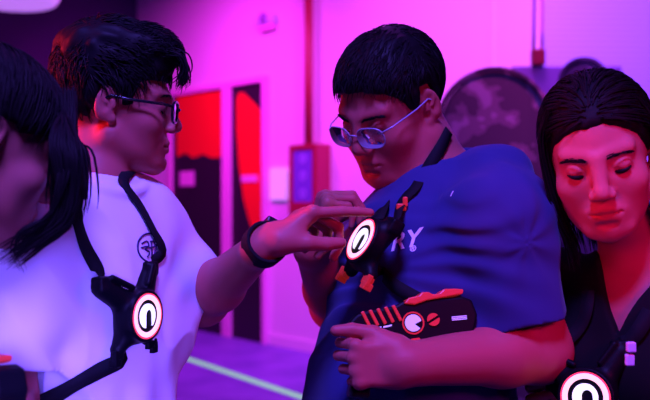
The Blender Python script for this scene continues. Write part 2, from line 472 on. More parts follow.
# ---------------------------------------------------------------- worn electronics
def vest_unit(root, c, n, up, flip=1, s=1.0, clips='plastic', dz=1.0, am=1.0):
    """chest housing with the glowing round emblem; c = centre of ring"""
    n = nrm(n); v = nrm(A(*up)-n*(A(*up)@n)); u = np.cross(v, n); R = np.stack([u, v, n], 1); c = A(*c)
    L = lambda x, y, z=0: c+R@(A(x, y, z*dz)*s)
    P = [cyl(L(0, 0, -.018), n, .0415*s, .016*dz*s, .006*s, .004),
         rbox(L(-.004*flip, -.004, -.030), A(.034, .042, .014*dz)*s, R, .01*s, .012*s),
         cap(L(-.020*flip, .020, -.026), L(-.066*flip*am, .050*am, -.034), .019*s, .017*s, .01*s), cap(L(.018*flip, .022, -.026), L(.044*flip*am, .066*am, -.034), .018*s, .016*s, .01*s),
         cap(L(-.018*flip, -.026, -.028), L(-.034*flip, -.050, -.034), .014*s, .012*s, .008*s), cap(L(.018*flip, -.024, -.028), L(.036*flip, -.044, -.034), .013*s, .011*s, .008*s),
         rbox(L(-.066*flip*am, .056*am, -.034), A(.016, .012, .012)*s, R, .004*s, .004*s), rbox(L(.046*flip*am, .072*am, -.034), A(.015, .012, .012)*s, R, .004*s, .004*s),
         torus(L(0, 0, -.003), R, .0390*s, .003*s, k=.002*s)]
    if am == 1: P += [cap(L(-.020*flip, .047, -.014), L(-.060*flip*am, .066*am, -.020), .005*s, .005*s, .003*s), cap(L(.020*flip, .05, -.014), L(.040*flip*am, .078*am, -.020), .005*s, .005*s, .003*s)]
    V, F = mesh_sdf(P, c-.13*s, c+.13*s, .0022*s)
    obj('housing', V, F, M['plastic'], root)
    mb = MB(); mb.annulus(L(0, 0, -.0025), u, v, n, .0262*s, .034*s, .003*s)
    obj('glow_ring', mb.v, mb.f, M['glow_ring'], root, True, bevel=.0008)
    mb = MB(); mb.annulus(L(0, 0, -.0028), u, v, n, .034*s, .0365*s, .0026*s)
    obj('ring_edge', mb.v, mb.f, M['glow_red_edge'], root, False)
    # round emblem with an arch cut out of its lower side
    pts = []; r = .0186*s
    for i in range(49):
        a = -math.pi/2+.42+(2*math.pi-.62)*i/48; pts.append((r*math.cos(a), r*math.sin(a)*1.06))
    aw = .0088*s; cx = .0030*s*flip
    arch = [(cx-aw, -.0160*s)]+[(cx-aw*.95*math.cos(q), (.0015*s)+aw*1.0*math.sin(q)) for q in np.linspace(0, math.pi, 9)]+[(cx+aw, -.0160*s)]
    # fan as strips: outer loop and arch loop share endpoints order
    k = 60; outer = []; inner = []
    a0 = math.atan2(-.0185, cx/s+aw/s+.0005); a1 = math.atan2(-.0185, cx/s-aw/s-.0005)+2*math.pi
    for i in range(k):
        a = a0+(a1-a0)*i/(k-1); outer.append((r*math.cos(a), r*1.05*math.sin(a)))
    ar = arch[::-1]; t = np.linspace(0, len(ar)-1, k)
    ar = np.array(ar); inner = [(np.interp(x, range(len(ar)), ar[:, 0]), np.interp(x, range(len(ar)), ar[:, 1])) for x in t]
    Vv = [c+u*a+v*b+n*h*s for h in (-.003, .0008) for lst in (outer, inner) for a, b in lst]
    Ff = []
    for i in range(k-1):
        Ff += [(2*k+i, 2*k+i+1, 3*k+i+1, 3*k+i), (i, k+i, k+i+1, i+1), (i, i+1, 2*k+i+1, 2*k+i), (k+i, 3*k+i, 3*k+i+1, k+i+1)]
    Ff += [(0, 2*k, 3*k, k), (k-1, 2*k-1, 4*k-1, 3*k-1)]
    obj('emblem', Vv, Ff, M['glow_white'], root, False)
    for (x, y) in ((-.040, -.060), (.042, -.054)):
        mb = MB(); mb.box(L(x*flip, y, -.03), A(.010, .007, .006)*s, R); mb.box(L(x*1.12*flip, y*1.16, -.03), A(.007, .006, .008)*s, R); mb.box(L(x*1.2*flip, y*1.0, -.026), A(.004, .010, .004)*s, R)
        o = mb.build('buckle', M[clips], root, bevel=.0015*s)
    return L, R

# ---------------------------------------------------------------- legs and shoes shared by everybody
def lower_body(root, pel, fdir, hw=.10, shirtz=.93, m='dark_denim', hipr=.15, depth=.12, knee_out=0):
    f = nrm(A(fdir[0], fdir[1], 0)); r = A(f[1], -f[0], 0); R = np.stack([r, f, A(0, 0, 1)], 1)
    c = A(pel[0], pel[1], 0)
    P = [ell(c+A(0, 0, .93), (hipr, depth, .13), R, .03)]
    sh = []
    for q in (-1, 1):
        hip = c+r*q*hw*.85+A(0, 0, .88); kn = c+r*q*hw*1.1+f*.02+A(0, 0, .48); an = c+r*q*hw*1.15-f*.01+A(0, 0, .09)
        P += [cap(hip, kn, .085, .062, .03), cutcap(kn, an-A(0, 0, .04), .062, .058, .03)]
        sh.append((q, an))
    P.append(plane(c+A(0, 0, 1.0), (0, 0, 1)))
    V, F = mesh_sdf(P, c-A(.32, .32, 0)+A(0, 0, .02), c+A(.32, .32, 1.06), .008, lambda p: .003*vnoise(p*A(12, 12, 22), 2))
    obj('trousers', V, F, M[m], root)
    for q, an in sh:
        b = A(an[0], an[1], 0)
        P = [cap(b-f*.045+A(0, 0, .035), b+f*.15+A(0, 0, .03), .036, .034, .01), ell(b+f*.0+A(0, 0, .07), (.040, .06, .05), R, .02), rbox(b+f*.055+A(0, 0, .012), (.043, .142, .012), R, .01, .004), plane(b+A(0, 0, .001), (0, 0, -1))]
        V, F = mesh_sdf(P, b-A(.22, .22, .02), b+A(.22, .22, .16), .006)
        obj('shoe', V, F, M['shoe'], root)

# ================================================================ the room
W0 = A(-1.477, 8.75, 0); WD = nrm(A(.89, -.92, 0)); WN = A(WD[1], -WD[0], 0)    # long wall: direction, normal into the room
RW = np.stack([WD, WN, A(0, 0, 1)], 1)
def wp(px, py, off=0.0):
    r = at(px, py, 1)-CAM; s = ((W0+WN*off-CAM)@WN)/(r@WN); return CAM+r*s
def wall_s(px): return (wp(px, 200)-W0)@WD
def wbox(mb, x0, x1, z0, z1, off0, off1):
    c = W0+WD*(x0+x1)/2+WN*(off0+off1)/2; c[2] = (z0+z1)/2
    return mb.box(c, ((x1-x0)/2, abs(off1-off0)/2, (z1-z0)/2), RW)
M['wall_paint'] = mat('wall_paint', (.78, .74, .80), .75, spec=.2, bump=(40, .08, .002))
M['dark_wall'] = mat('dark_wall_paint', (.05, .022, .09), .8, spec=.2, bump=(30, .1, .003))
M['ribbed_wall'] = mat('ribbed_wall_panel', (.52, .50, .86), .6, spec=.25)
nt = M['ribbed_wall'].node_tree
tc = nt.nodes.new('ShaderNodeTexCoord'); wv = nt.nodes.new('ShaderNodeTexWave'); bp = nt.nodes.new('ShaderNodeBump')
wv.bands_direction = 'Z'; wv.inputs['Scale'].default_value = 8; bp.inputs['Strength'].default_value = .35; bp.inputs['Distance'].default_value = .01
nt.links.new(tc.outputs['Object'], wv.inputs['Vector']); nt.links.new(wv.outputs['Fac'], bp.inputs['Height']); nt.links.new(bp.outputs['Normal'], nt.nodes['Principled BSDF'].inputs['Normal'])
M['ceiling'] = mat('ceiling_paint', (.10, .05, .15), .85)
M['floor'] = mat('floor_vinyl', (.16, .12, .42), .5, spec=.35, bump=(12, .05, .002)); noise_color(M['floor'], (.13, .10, .38), (.19, .14, .48), 3, .35, .65)
M['tape'] = mat('fluorescent_tape', (.12, .8, .2), .6, emit=(.30, .80, .28), es=.62)
M['door_black'] = mat('door_black_paint', (.018, .008, .020), .5)
M['door_red_light'] = mat('door_red_paint', (.80, .012, .010), .6)  # red light inside the doorways, put into the colour
M['pink_paint'] = mat('pink_paint', (.80, .35, .70), .6)
M['red_paint'] = mat('red_enamel', (.30, .012, .04), .4)
M['cab_red'] = mat('cabinet_red_enamel', (.34, .015, .06), .4)
M['cab_glass'] = mat('cabinet_glass_panel', (.16, .10, .55), .15, spec=.6)
M['lavender_plastic'] = mat('lavender_plastic', (.55, .62, .95), .5)
M['glowing_white_plastic'] = mat('glowing_white_plastic', (.85, .85, .88), .5, emit=(.5, .5, 1), es=.35)  # faint emission added so the plate stands out from the wall
M['camo'] = mat('camouflage_fabric', (.1, .05, .08), .8, spec=.15, bump=(60, .1, .002))
r = noise_color(M['camo'], (.08, .04, .07), (.28, .14, .25), 9, .42, .58, 4); e2 = r.color_ramp.elements.new(.50); e2.color = (.17, .08, .14, 1)
r.color_ramp.interpolation = 'CONSTANT'
M['camo_dark'] = mat('dark_camouflage_fabric', (.04, .03, .09), .8, spec=.15)
r = noise_color(M['camo_dark'], (.05, .035, .11), (.10, .07, .2), 6, .46, .54, 4); r.color_ramp.interpolation = 'CONSTANT'
M['purple_board'] = mat('purple_board', (.26, .12, .42), .7)
M['lamp_glow'] = mat('lamp_diffuser', (.8, .7, .9), .5, emit=(.55, .22, .9), es=.75)
M['cab_symbol'] = mat('symbol_paint', (.28, .22, .7), .5); M['door_glow'] = mat('rim_metal', (.05, .04, .06), .4)
CORN_L = wp(137, 200)*A(1, 1, 0); CORN_R = wp(541, 200)*A(1, 1, 0)
PA = CORN_L; PB = A(-4.3, 6.2, 0); PC = A(-4.3, -3.0, 0); PD = A(5.2, -3.0, 0); PE = A(5.2, CORN_R[1]+.15, 0); PF = CORN_R
H = 4.0
poly = [PC, PD, PE, PF, PA, PB]
def slab(name, z, t, m):
    k = len(poly); ctr = sum(poly)/k
    Q = [ctr+(p-ctr)*1.08 for p in poly]
    V = [(p[0], p[1], z) for p in Q]+[(p[0], p[1], z-t) for p in Q]
    F = [tuple(range(k)), tuple(range(2*k-1, k-1, -1))]+[(i, k+i, k+(i+1) % k, (i+1) % k) for i in range(k)]
    tag(obj(name, V, F, m, None, False), kind='structure')
slab('floor', 0, .1, M['floor']); slab('ceiling', H+.1, .1, M['ceiling'])
def wall(name, p, q, m, t=.12):
    d = nrm(q-p); n = A(-d[1], d[0], 0)     # outward offset
    ctr = sum(poly)/len(poly)
    if (ctr-p)@n > 0: n = -n
    mb = MB(); L = np.linalg.norm(q-p); c = (p+q)/2+n*t/2; c[2] = H/2
    mb.box(c, (L/2+.0, t/2, H/2), np.stack([d, A(-d[1], d[0], 0), A(0, 0, 1)], 1))
    tag(mb.build(name, m), kind='structure')
wall('wall_back', PA, PF, M['wall_paint']); wall('wall_left', PB, PA, M['dark_wall']); wall('wall_right', PF, PE, M['ribbed_wall'])
wall('wall_side_left', PC, PB, M['dark_wall']); wall('wall_front', PC, PD, M['dark_wall']); wall('wall_side_right', PD, PE, M['dark_wall'])
# baseboard on the long wall, between the doors and the corner
s1a, s1b, s2a, s2b = wall_s(175), wall_s(226), wall_s(234), wall_s(266)
DH = 1.40+(200-94.5)/800*8.75
mb = MB(); wbox(mb, s2b+.06, (PF-W0)@WD, 0, .10, 0, .015)
tag(mb.build('baseboard_back', M['wall_paint']), kind='structure')
def door(n, x0, x1, reds, extra=None):
    root = empty('door_%d' % n, W0+WD*(x0+x1)/2, kind='structure')
    mb = MB(); wbox(mb, x0, x1, 0, DH, 0.0, .03); mb.build('door_leaf', M['door_black'], root)
    mb = MB(); fw = .055
    wbox(mb, x0-fw, x0, 0, DH+fw, 0, .06); wbox(mb, x1, x1+fw, 0, DH+fw, 0, .06); wbox(mb, x0, x1, DH, DH+fw, 0, .06)
    mb.build('door_frame', M['pink_paint'], root, bevel=.004)
    mb = MB()
    for pts in reds:
        P = [wp(a, b, .031) for a, b in pts]
        mb.add(P+[p+WN*.004 for p in P], [tuple(range(len(P), 2*len(P)))]+[(i, (i+1) % len(P), len(P)+(i+1) % len(P), len(P)+i) for i in range(len(P))])
    mb.build('red_light_panel', M['door_red_light'], root)  # the doorway's red light painted as a raised shape
    return root
d1 = door(1, s1a, s1b, [[(177, 96), (224.5, 91), (224.5, 157), (212, 158), (203, 154), (193, 158), (186, 153), (177, 157)]])
d2 = door(2, s2a, s2b, [[(237, 100), (239, 93), (244, 93), (251, 100), (259, 108), (265, 124), (265, 205), (264, 232), (258, 240), (251, 226), (244, 200), (239, 165), (237, 130)]])
# small notices on the doors
mb = MB(); a = wp(180, 186, .033); b = wp(194, 171, .033); wbox(mb, (a-W0)@WD, (b-W0)@WD, a[2], b[2], .031, .037)
tag(mb.build('notice', M['pink_paint']), 'small square pink notice on the black lower part of the wide door', 'notice')
mb = MB(); a = wp(242, 182, .033); b = wp(258, 175, .033); wbox(mb, (a-W0)@WD, (b-W0)@WD, a[2], b[2], .036, .042)
tag(mb.build('notice', M['pink_paint']), 'thin pink strip notice across the red light painted on the narrow door', 'notice')
# emergency light
a = wp(259, 30); b = wp(279, 14); sx = ((a-W0)@WD, (b-W0)@WD)
el = empty('emergency_light', W0+WD*sum(sx)/2+WN*.0+A(0, 0, a[2]), 'pale square emergency light high on the pink wall above the doors', 'emergency light')
mb = MB(); wbox(mb, sx[0], sx[1], a[2]+.02, b[2], 0, .07); mb.build('casing', M['lavender_plastic'], el, bevel=.012)
c = W0+WD*sum(sx)/2+WN*.075; c[2] = (a[2]+b[2])/2+.03
V, F = mesh_sdf([ell(c, (.055, .03, .055), RW)], c-.09, c+.09, .008); obj('lamp_head', V, F, M['purple_board'], el)
mb = MB(); wbox(mb, sx[0]+.05, sx[1]-.02, a[2]-.04, a[2]+.02, 0, .06); mb.build('lower_cover', M['pink_paint'], el, bevel=.015)
# hose cabinet with its supply pipe, notice beside it
a = wp(304, 214); b = wp(319, 146); x0 = (a-W0)@WD; x1 = x0+.36; z0 = 1.40+(200-215)/800*7.4; z1 = 1.40+(200-146)/800*7.4
cab = empty('fire_hose_cabinet', W0+WD*(x0+x1)/2+A(0, 0, z0), 'dark red fire hose cabinet with tall blue glass on the pink wall', 'cabinet')
mb = MB(); wbox(mb, x0, x1, z0, z1, 0, .17); mb.build('cabinet_body', M['cab_red'], cab, bevel=.008)
mb = MB(); e = .05
wbox(mb, x0, x0+e, z0, z1, .17, .19); wbox(mb, x1-e, x1, z0, z1, .17, .19); wbox(mb, x0+e, x1-e, z1-e, z1, .17, .19); wbox(mb, x0+e, x1-e, z0, z0+.12, .17, .19)
mb.build('door_rim', M['red_paint'], cab, bevel=.004)
mb = MB(); wbox(mb, x0+e, x1-e, z0+.12, z1-e, .17, .178); gl = mb.build('glass_panel', M['cab_glass'], cab)
for i in range(3):
    mb = MB(); zc = z0+.12+(i+.5)*(z1-e-z0-.12)/3
    c = W0+WD*((x0+x1)/2)+WN*.179; c[2] = zc; mb.annulus(c, WD, A(0, 0, 1), WN, .018, .045, .003, 20)
    mb.build('symbol', M['cab_symbol'], cab)
px0 = x1-.20
mb = MB(); c = W0+WD*px0+WN*.09; mb.tube([c+A(0, 0, z1), c+A(0, 0, z1+.6), c+A(0, 0, H-.01)], .042, 14)
pp = mb.build('riser_pipe', M['red_paint'], None, True); tag(pp, 'thin dark red vertical pipe rising from the fire hose cabinet', 'pipe')
mb = MB(); a = wp(272, 200); b = wp(288, 168); wbox(mb, (a-W0)@WD, (b-W0)@WD, a[2], b[2], 0, .03)
sp = mb.build('wall_notice', M['glowing_white_plastic'], bevel=.004); tag(sp, 'white rectangular plate with added faint glow on the pink wall left of the hose cabinet', 'notice')
# wall joint strip
s = wall_s(492); mb = MB(); wbox(mb, s-.02, s+.02, .1, H, 0, .008); tag(mb.build('trim_1', M['wall_paint']), kind='structure')
# floor line
p0 = A((168-325)/800*7.36, 7.36, 0); p1 = A((298-325)/800*5.71, 5.71, 0); d = nrm(p1-p0); p1 = p1+d*2.2; p0 = p0-d*.9; nn = A(-d[1], d[0], 0)*.034
V = [p0-nn, p0+nn, p1+nn, p1-nn]; V = V+[v+A(0, 0, .002) for v in V]
o = obj('floor_tape', V, [(0, 1, 2, 3), (7, 6, 5, 4), (0, 4, 5, 1), (2, 6, 7, 3), (1, 5, 6, 2), (3, 7, 4, 0)], M['tape'], None, False, loc=(0, 6, 0)); tag(o, 'glowing lime green tape line across the purple floor', 'tape')
# round hanging lamp, top left
c = at(8, 2, 6.0)
hl = empty('hanging_lamp', c, 'round glowing lavender lamp hanging at the upper left', 'lamp')
V, F = mesh_sdf([ell(c+A(0, 0, .10), (.38, .38, .22)), plane(c+A(0, 0, .16), (0, 0, 1)), plane(c-A(0, 0, .0), (0, 0, -1))], c-A(.5, .5, .2), c+A(.5, .5, .4), .02); obj('lamp_diffuser', V, F, M['lamp_glow'], hl)
mb = MB(); mb.annulus(c+A(0, 0, .15), A(1, 0, 0), A(0, 1, 0), A(0, 0, 1), .02, .39, .04, 32); mb.build('lamp_rim', M['door_glow'], hl)
mb = MB(); mb.tube([c+A(0, 0, .16), A(c[0], c[1], H)], .012, 8); mb.build('suspension_rod', M['door_glow'], hl)
# camouflage round-topped barriers
def barrier(name, px, top, w, d, depth, yaw, m, rim, label):
    z = 1.40+(200-top)/800*d; c = A((px-325)/800*d, d, 0)
    u = A(math.cos(yaw), math.sin(yaw), 0); n = A(math.sin(yaw), -math.cos(yaw), 0); v = A(0, 0, 1)
    root = empty(name, c, label, 'barrier', 'round topped barriers')
    r = w/2; pts = [(-r*.96, 0.0), (r*.96, 0.0), (r, .4)]+[(r*math.cos(q), z-r+r*math.sin(q)) for q in np.linspace(0, math.pi, 25)]+[(-r, .4)]
    mb = MB(); mb.prism(pts, c-n*depth/2, u, v, n, depth); mb.build('padded_body', m, root, True, bevel=.04)
    mb = MB(); P = [c+n*(depth/2-.0)+u*a*.995+v*b for a, b in pts[2:]]; mb.tube(P, .010, 8); mb.build('piping', rim, root, True)
barrier('camouflage_barrier', 499, 74, .43, 3.2, .26, -.42, M['camo'], M['camo'], 'round topped brown camouflage barrier behind the man in blue')
barrier('camouflage_barrier', 583, 62, .19, 3.5, .16, -.3, M['camo_dark'], M['camo_dark'], 'narrow dark round topped barrier behind the woman on the right')
c = A((556-325)/800*4.4, 4.4, 0); zt = 1.40+(200-67)/800*4.4
mb = MB(); mb.box(c+A(.05, 0, zt/2), (.30, .04, zt/2)); tag(mb.build('partition_panel', M['purple_board'], bevel=.01), 'purple partition panel standing between the two round topped barriers', 'partition')
c = at(538, 50, 4.36)
cg = empty('hanging_cable', A(c[0], 4.36, zt), 'pair of thin hanging cables above the partition, red plug at the end', 'cable')
mb = MB(); mb.box(A(c[0], 4.36, (zt+c[2])/2+.002), (.035, .03, (c[2]-zt)/2)); mb.build('plug', M['red_paint'], cg, bevel=.006)
for dx, m in ((-.025, 'purple_board'), (.022, 'pink_paint')):
    mb = MB(); mb.tube(resample([A(c[0]+dx, 4.36, c[2]-.01), A(c[0]+dx+.01, 4.36, c[2]+.5), A(c[0]+dx*1.6+.05, 4.36, c[2]+1.1), A(c[0]+dx+.08, 4.36, H)], 14), .010, 8); mb.build('cable', M[m], cg, True)

# ================================================================ lights
def area(name, loc, tgt, size, color, power, spread=180):
    l = bpy.data.lights.new(name, 'AREA'); l.shape = 'DISK'; l.size = size; l.color = color; l.energy = power; l.spread = math.radians(spread)
    o = bpy.data.objects.new(name, l); COL.objects.link(o); o.location = loc
    o.rotation_euler = (Vector(tgt)-Vector(loc)).to_track_quat('-Z', 'Y').to_euler(); return o
mid = (PA+PF)/2
area('wall_wash_pink', (-1.6, 6.6, 3.7), (-1.2, 8.2, 1.3), .6, (1, .035, .98), 46, 120)
area('wall_wash_magenta', (-.2, 5.2, 3.7), (.2, 6.9, 1.4), .6, (.92, .05, 1), 38, 120)
area('wall_wash_violet', (1.0, 4.0, 3.7), (1.3, 6.0, 1.8), .6, (.62, .10, 1), 54, 120)
area('wall_wash_blue', (2.6, 3.6, 3.7), (2.2, 5.7, 2.2), .6, (.22, .07, 1), 44, 120)
area('barrier_fill', (1.3, 1.9, 3.8), (.7, 3.2, 1.6), .5, (.8, .08, .7), 15, 70)  # unseen lamp added to lift the dark camouflage barrier
area('shirt_blue_fill', (-.12, .2, 1.30), (-.40, 1.2, 1.10), .2, (.15, .09, 1), 1.1, 32)  # unseen low fill added to brighten the white shirt
area('ceiling_blue_key', (-.15, -.05, 3.3), (-.1, 1.3, 1.1), .6, (.17, .09, 1), 56, 110)
area('ceiling_violet_fill', (.2, 2.9, 3.6), (.0, 1.3, 1.3), .7, (.5, .06, 1), 9)
area('red_spot_left', (-1.5, 1.3, 1.9), (-.40, 1.28, 1.46), .25, (1, .02, .06), 3.2, 50)
area('magenta_front_right', (.95, .3, 1.75), (.30, 1.2, 1.12), .3, (1, .01, .34), .85, 60)
area('red_front_low', (-.15, .45, 1.5), (.42, 1.2, 1.44), .3, (1, .012, .12), .17, 40)
w = bpy.data.worlds.new('dim_world'); SC.world = w; w.use_nodes = True
w.node_tree.nodes['Background'].inputs[0].default_value = (.10, .02, .22, 1); w.node_tree.nodes['Background'].inputs[1].default_value = .05

# ================================================================ camera
cam = bpy.data.cameras.new('camera'); co = bpy.data.objects.new('camera', cam); COL.objects.link(co); SC.camera = co
co.location = CAM; co.rotation_euler = (math.pi/2, 0, 0); cam.sensor_width = 36; cam.lens = 36*800/650; cam.clip_start = .02
cam.dof.use_dof = True; cam.dof.focus_distance = 1.25; cam.dof.aperture_fstop = 3.6
SC.view_settings.view_transform = 'Standard'; SC.view_settings.look = 'None'; SC.view_settings.gamma = 1; SC.view_settings.exposure = 0
SC.view_settings.use_curve_mapping = False
SC.cycles.use_denoising = True

# ================================================================ people
def frame(f): f = nrm(A(f[0], f[1], 0)); r = A(f[1], -f[0], 0); return f, r, np.stack([r, f, A(0, 0, 1)], 1)
def wrinkle(c, R, amp=.004, sc=(9, 9, 5), seed=1):
    def d(p):
        q = (p-c)@R; w = vnoise(q*A(3, 3, 3), seed+9)*.8
        a = 1-np.abs(vnoise(q*A(*sc)+w[..., None], seed)); b = vnoise(q*A(22, 22, 13), seed+3)
        return -amp*a**3+amp*.35*b
    return d
def folds_toward(p0, width, amp, seed, freq=60, reach=.2):
    """creases that radiate from a point the cloth is pulled to"""
    p0 = A(*p0)
    def d(p):
        q = p-p0; r = np.linalg.norm(q, axis=-1); a = np.arctan2(q[..., 2], q[..., 0]+q[..., 1])
        return -amp*(1-np.exp(-(r/.09)**2))*np.exp(-((r-reach*.5)/(reach*.45))**2)*np.abs(np.sin(a*width+1.3*vnoise(q*8, seed)))**2
    return d
def brows(H, s, root, r0=.0022, m='hair', dz=0, ang=0, n=55):
    O, R = H
    for q in (-1, 1):
        paths = []
        for i in range(n):
            t = rng.random(); x = q*(.014+.034*t); z = .021+.006*math.sin(t*2.4)-.004*t+dz+rng.normal()*.0012-(1-t)*ang
            y = .094-.016*t**2+.0015
            p = A(x, y, z); d = nrm(A(q*1, -.35*t, .35-.6*t))*.008
            paths.append([O+R@((p+d*k)*s) for k in (0, .5, 1)])
        P = np.array(paths); V, F = tubes('', P, np.tile([.0008, .0009, .0003], (len(P), 1))*s, None, None, 4)
        obj('eyebrow', V, F, M[m], root)
def lashes(H, s, root, z=-.0035, th=1.25):
    O, R = H
    for q in (-1, 1):
        P = []; mb = MB()
        for t in np.linspace(-.88, .88, 9):
            x = q*.032+t*.0155; dz = z-.004*(1-t*t)+.002*t*q
            # on the lid surface
            k = 1-((x-q*.032)/.0158)**2-((dz-.003)/.0125)**2; y = .0755+.0135*math.sqrt(max(k, .12))+.0004
            P.append(O+R@(A(x, y, dz)*s))
        mb.tube(P, np.array([.0004, .0009, .0013, .0015, .0016, .0015, .0013, .0009, .0004])*s*th, 6)
        mb.build('eyelash', M['hair'], root, True)
def glasses(H, s, root, mname, rim_r=.0014, dz=-.006, dy=.0, wdt=.026, hgt=.019, temple_m=None):
    O, R = H; L = lambda x, y, z: O+R@(A(x, y, z)*s)
    mb = MB(); rings = []
    for q in (-1, 1):
        pts = []
        for i in range(28):
            a = 2*math.pi*i/28; cx = np.sign(math.cos(a))*abs(math.cos(a))**.7; cz = np.sign(math.sin(a))*abs(math.sin(a))**.8
            pts.append(L(q*(.0345+wdt*cx*q*q) if q > 0 else -.0345+wdt*cx, .1055+dy-.0075*abs((q*.0345+wdt*cx)/.06)**2, dz+hgt*cz))
        rings.append(pts); mb.tube(pts, rim_r, 8, True)
    mb.tube([L(-.0095, .106+dy, dz+.004), L(0, .109+dy, dz+.007), L(.0095, .106+dy, dz+.004)], rim_r*1.1, 8)
    fr = mb.build('glasses_frame', M[mname], root, True)
    for q in (-1, 1):
        mb = MB(); mb.tube([L(q*.060, .0985+dy, dz+.010), L(q*.070, .085, dz+.012), L(q*.0805, .030, .010), L(q*.083, -.002, .014), L(q*.082, -.018, .004), L(q*.081, -.026, -.010)], rim_r*1.2, 8)
        mb.build('temple_arm', M[temple_m or mname], fr, True)
    for pts in rings:
        c = sum(pts)/len(pts); k = len(pts); n = R[:, 1]
        V = [c+n*.0003]+[p*.97+c*.03+n*.0003 for p in pts]+[c-n*.0005]+[p*.97+c*.03-n*.0005 for p in pts]
        F = [(0, 1+i, 1+(i+1) % k) for i in range(k)]+[(k+1, k+2+(i+1) % k, k+2+i) for i in range(k)]+[(1+i, k+2+i, k+2+(i+1) % k, 1+(i+1) % k) for i in range(k)]
        obj('lens', V, F, M['lens'], fr, True)
def arm(sh, el, wr, r0, r1, r2, s=1):
    sh, el, wr = A(*sh), A(*el), A(*wr); m = el+(wr-el)*.3
    return [cap(sh, el, r0, r1, .03), cap(el, m, r1*.98, r1*.97, .02), cap(m, wr, r1*.95, r2, .02)]
def body_mesh(root, prims, m, heads, lo, hi, vox, s=1.0):
    V, F = mesh_sdf(prims, lo, hi, vox)
    obj('body', V, F, M[m], root, attrs={'lip': lips_attr(V, heads, s)})
    return V, F
def zb_short(y): return np.interp(y, [-.12, -.075, -.045, -.030, -.020, .010, .018, .034, .040, .060, .085, .13], [-.062, -.062, -.045, -.01, .036, .036, -.012, -.010, .026, .052, .066, .070])
FIST = [(80, 85, 45, .03), (82, 88, 45, .01), (84, 88, 45, -.01), (86, 88, 45, -.04)]
RELAX = [(18, 25, 15, .06), (22, 30, 18, .02), (26, 32, 20, -.02), (30, 34, 20, -.07)]
TH_REL = ((.018, .006, .028), [((.75, .3, .6), .042, .015, .012), ((.9, .3, .3), .034, .0115, .0105), ((.95, .3, .1), .026, .0105, .008)])

# ---------------------------------------------------------------- C: man in the blue shirt (centre)
fC, rC, RC = frame((-.8, -.6)); nbC = at(434, 190, 1.42); up = A(0, 0, 1)
HC = headframe((.1164, 1.4068, 1.5648), (-.62, -.57, -.50), (-.33, -.45, .78))
C = empty('person', (nbC[0], nbC[1], 0), 'man in navy t-shirt and clear glasses looking down, holding a black and red blaster', 'person')
shLC = at(502, 222, 1.26); shRC = at(374, 248, 1.60)
elLC = at(538, 350, 1.25); wrLC = at(410, 364, 1.155); elRC = at(335, 305, 1.52); wrRC = at(312, 246, 1.335)
torsoC = [cap(nbC-up*.02, nbC-up*.08, .07, .09, .03), cap(nbC-up*.055-fC*.02, shLC, .066, .058, .03), cap(nbC-up*.055-fC*.02, shRC, .066, .058, .03),
          cap(nbC-fC*.055+up*.012, nbC-rC*.115-fC*.03+up*.012, .055, .055, .04), ell(nbC-up*.17+fC*.03, (.180, .13, .18), RC, .05), ell(nbC-up*.395+fC*.06, (.180, .175, .23), RC, .06), ell(A(nbC[0], nbC[1], .96)+fC*.03, (.175, .15, .13), RC, .05)]
handLC = hand_prims(wrLC, (-.97, -.12, .02), (-.12, .97, -.12), up, [(66, 78, 45, .05), (70, 78, 45, .01), (74, 80, 45, -.02), (76, 80, 45, -.06)],
                    ((.022, .0, .030), [((.80, .25, .40), .042, .0165, .0135), ((.95, .15, .15), .034, .0125, .0115), ((1, .05, -.05), .027, .0115, .009)]), .90, .003)
handRC = hand_prims(wrRC, (.30, -.02, .95), (.93, .22, -.28), (0, 1, 0), [(70, 50, 20, .03), (72, 55, 25, .01), (74, 58, 30, -.01), (78, 60, 30, -.04)],
                    ((.02, .008, .024), [((.8, .55, .3), .040, .015, .012), ((.7, .75, 0), .032, .0115, .0105), ((.6, .8, -.2), .025, .0105, .0085)]), .93, .002)
bodyC = inflate(torsoC, -.012)+neck_prims(HC, nbC+A(0, 0, .02), .066)+arm(shLC, elLC, wrLC, .058, .050, .031)+arm(shRC, elRC, wrRC, .056, .046, .030)+handLC+handRC+head_prims(HC, 1.0, .012)
bodyC.append(ell(HC[0]+HC[1]@A(0, .035, -.108), (.040, .040, .022), HC[1], .03))   # under-chin
bodyC.append(plane((0, 0, .90), (0, 0, -1)))
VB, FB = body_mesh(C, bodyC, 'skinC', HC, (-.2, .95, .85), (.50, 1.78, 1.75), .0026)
hemL = at(519, 320, 1.245); axL = nrm(elLC-shLC)
hemR = shRC+(elRC-shRC)*.62
shirtC = inflate(torsoC, .004)+[cutcap(shLC-axL*.0, hemL, .070, .070, .05, tilt=axL+A(.05, 0, 0)), cutcap(shRC, hemR, .074, .070, .05),
         cap(hemL-axL*.05, hemL+axL*.1, .062, .065, .002, 's'), cap(hemR-(elRC-shRC)*.15, hemR+(elRC-shRC)*.3, .062, .062, .002, 's'),
         plane((0, 0, .88), (0, 0, -1)), cap(nbC+up*.0, nbC+up*.15, .068, .085, .004, 's'),
         torus(nbC+up*.012+fC*.01, np.stack([rC, nrm(fC*.93-up*.36), nrm(up*.93+fC*.36)], 1), .074, .0075, (1, 1.05))]
w1 = wrinkle(nbC, RC, .007, (7, 7, 4), 4)
fo1 = folds_toward(at(470, 240, 1.25), 4, .0035, 3, reach=.36); fo2 = folds_toward(at(372, 260, 1.26), 9, .006, 8, reach=.25)
VC, FC = mesh_sdf(shirtC, (-.2, 1.0, .84), (.52, 1.82, 1.55), .0032, lambda p: w1(p)+fo1(p)+fo2(p))
tsC = obj('t_shirt', VC, FC, M['blue_cotton'], C); bvC = bvh_of(VC, FC)
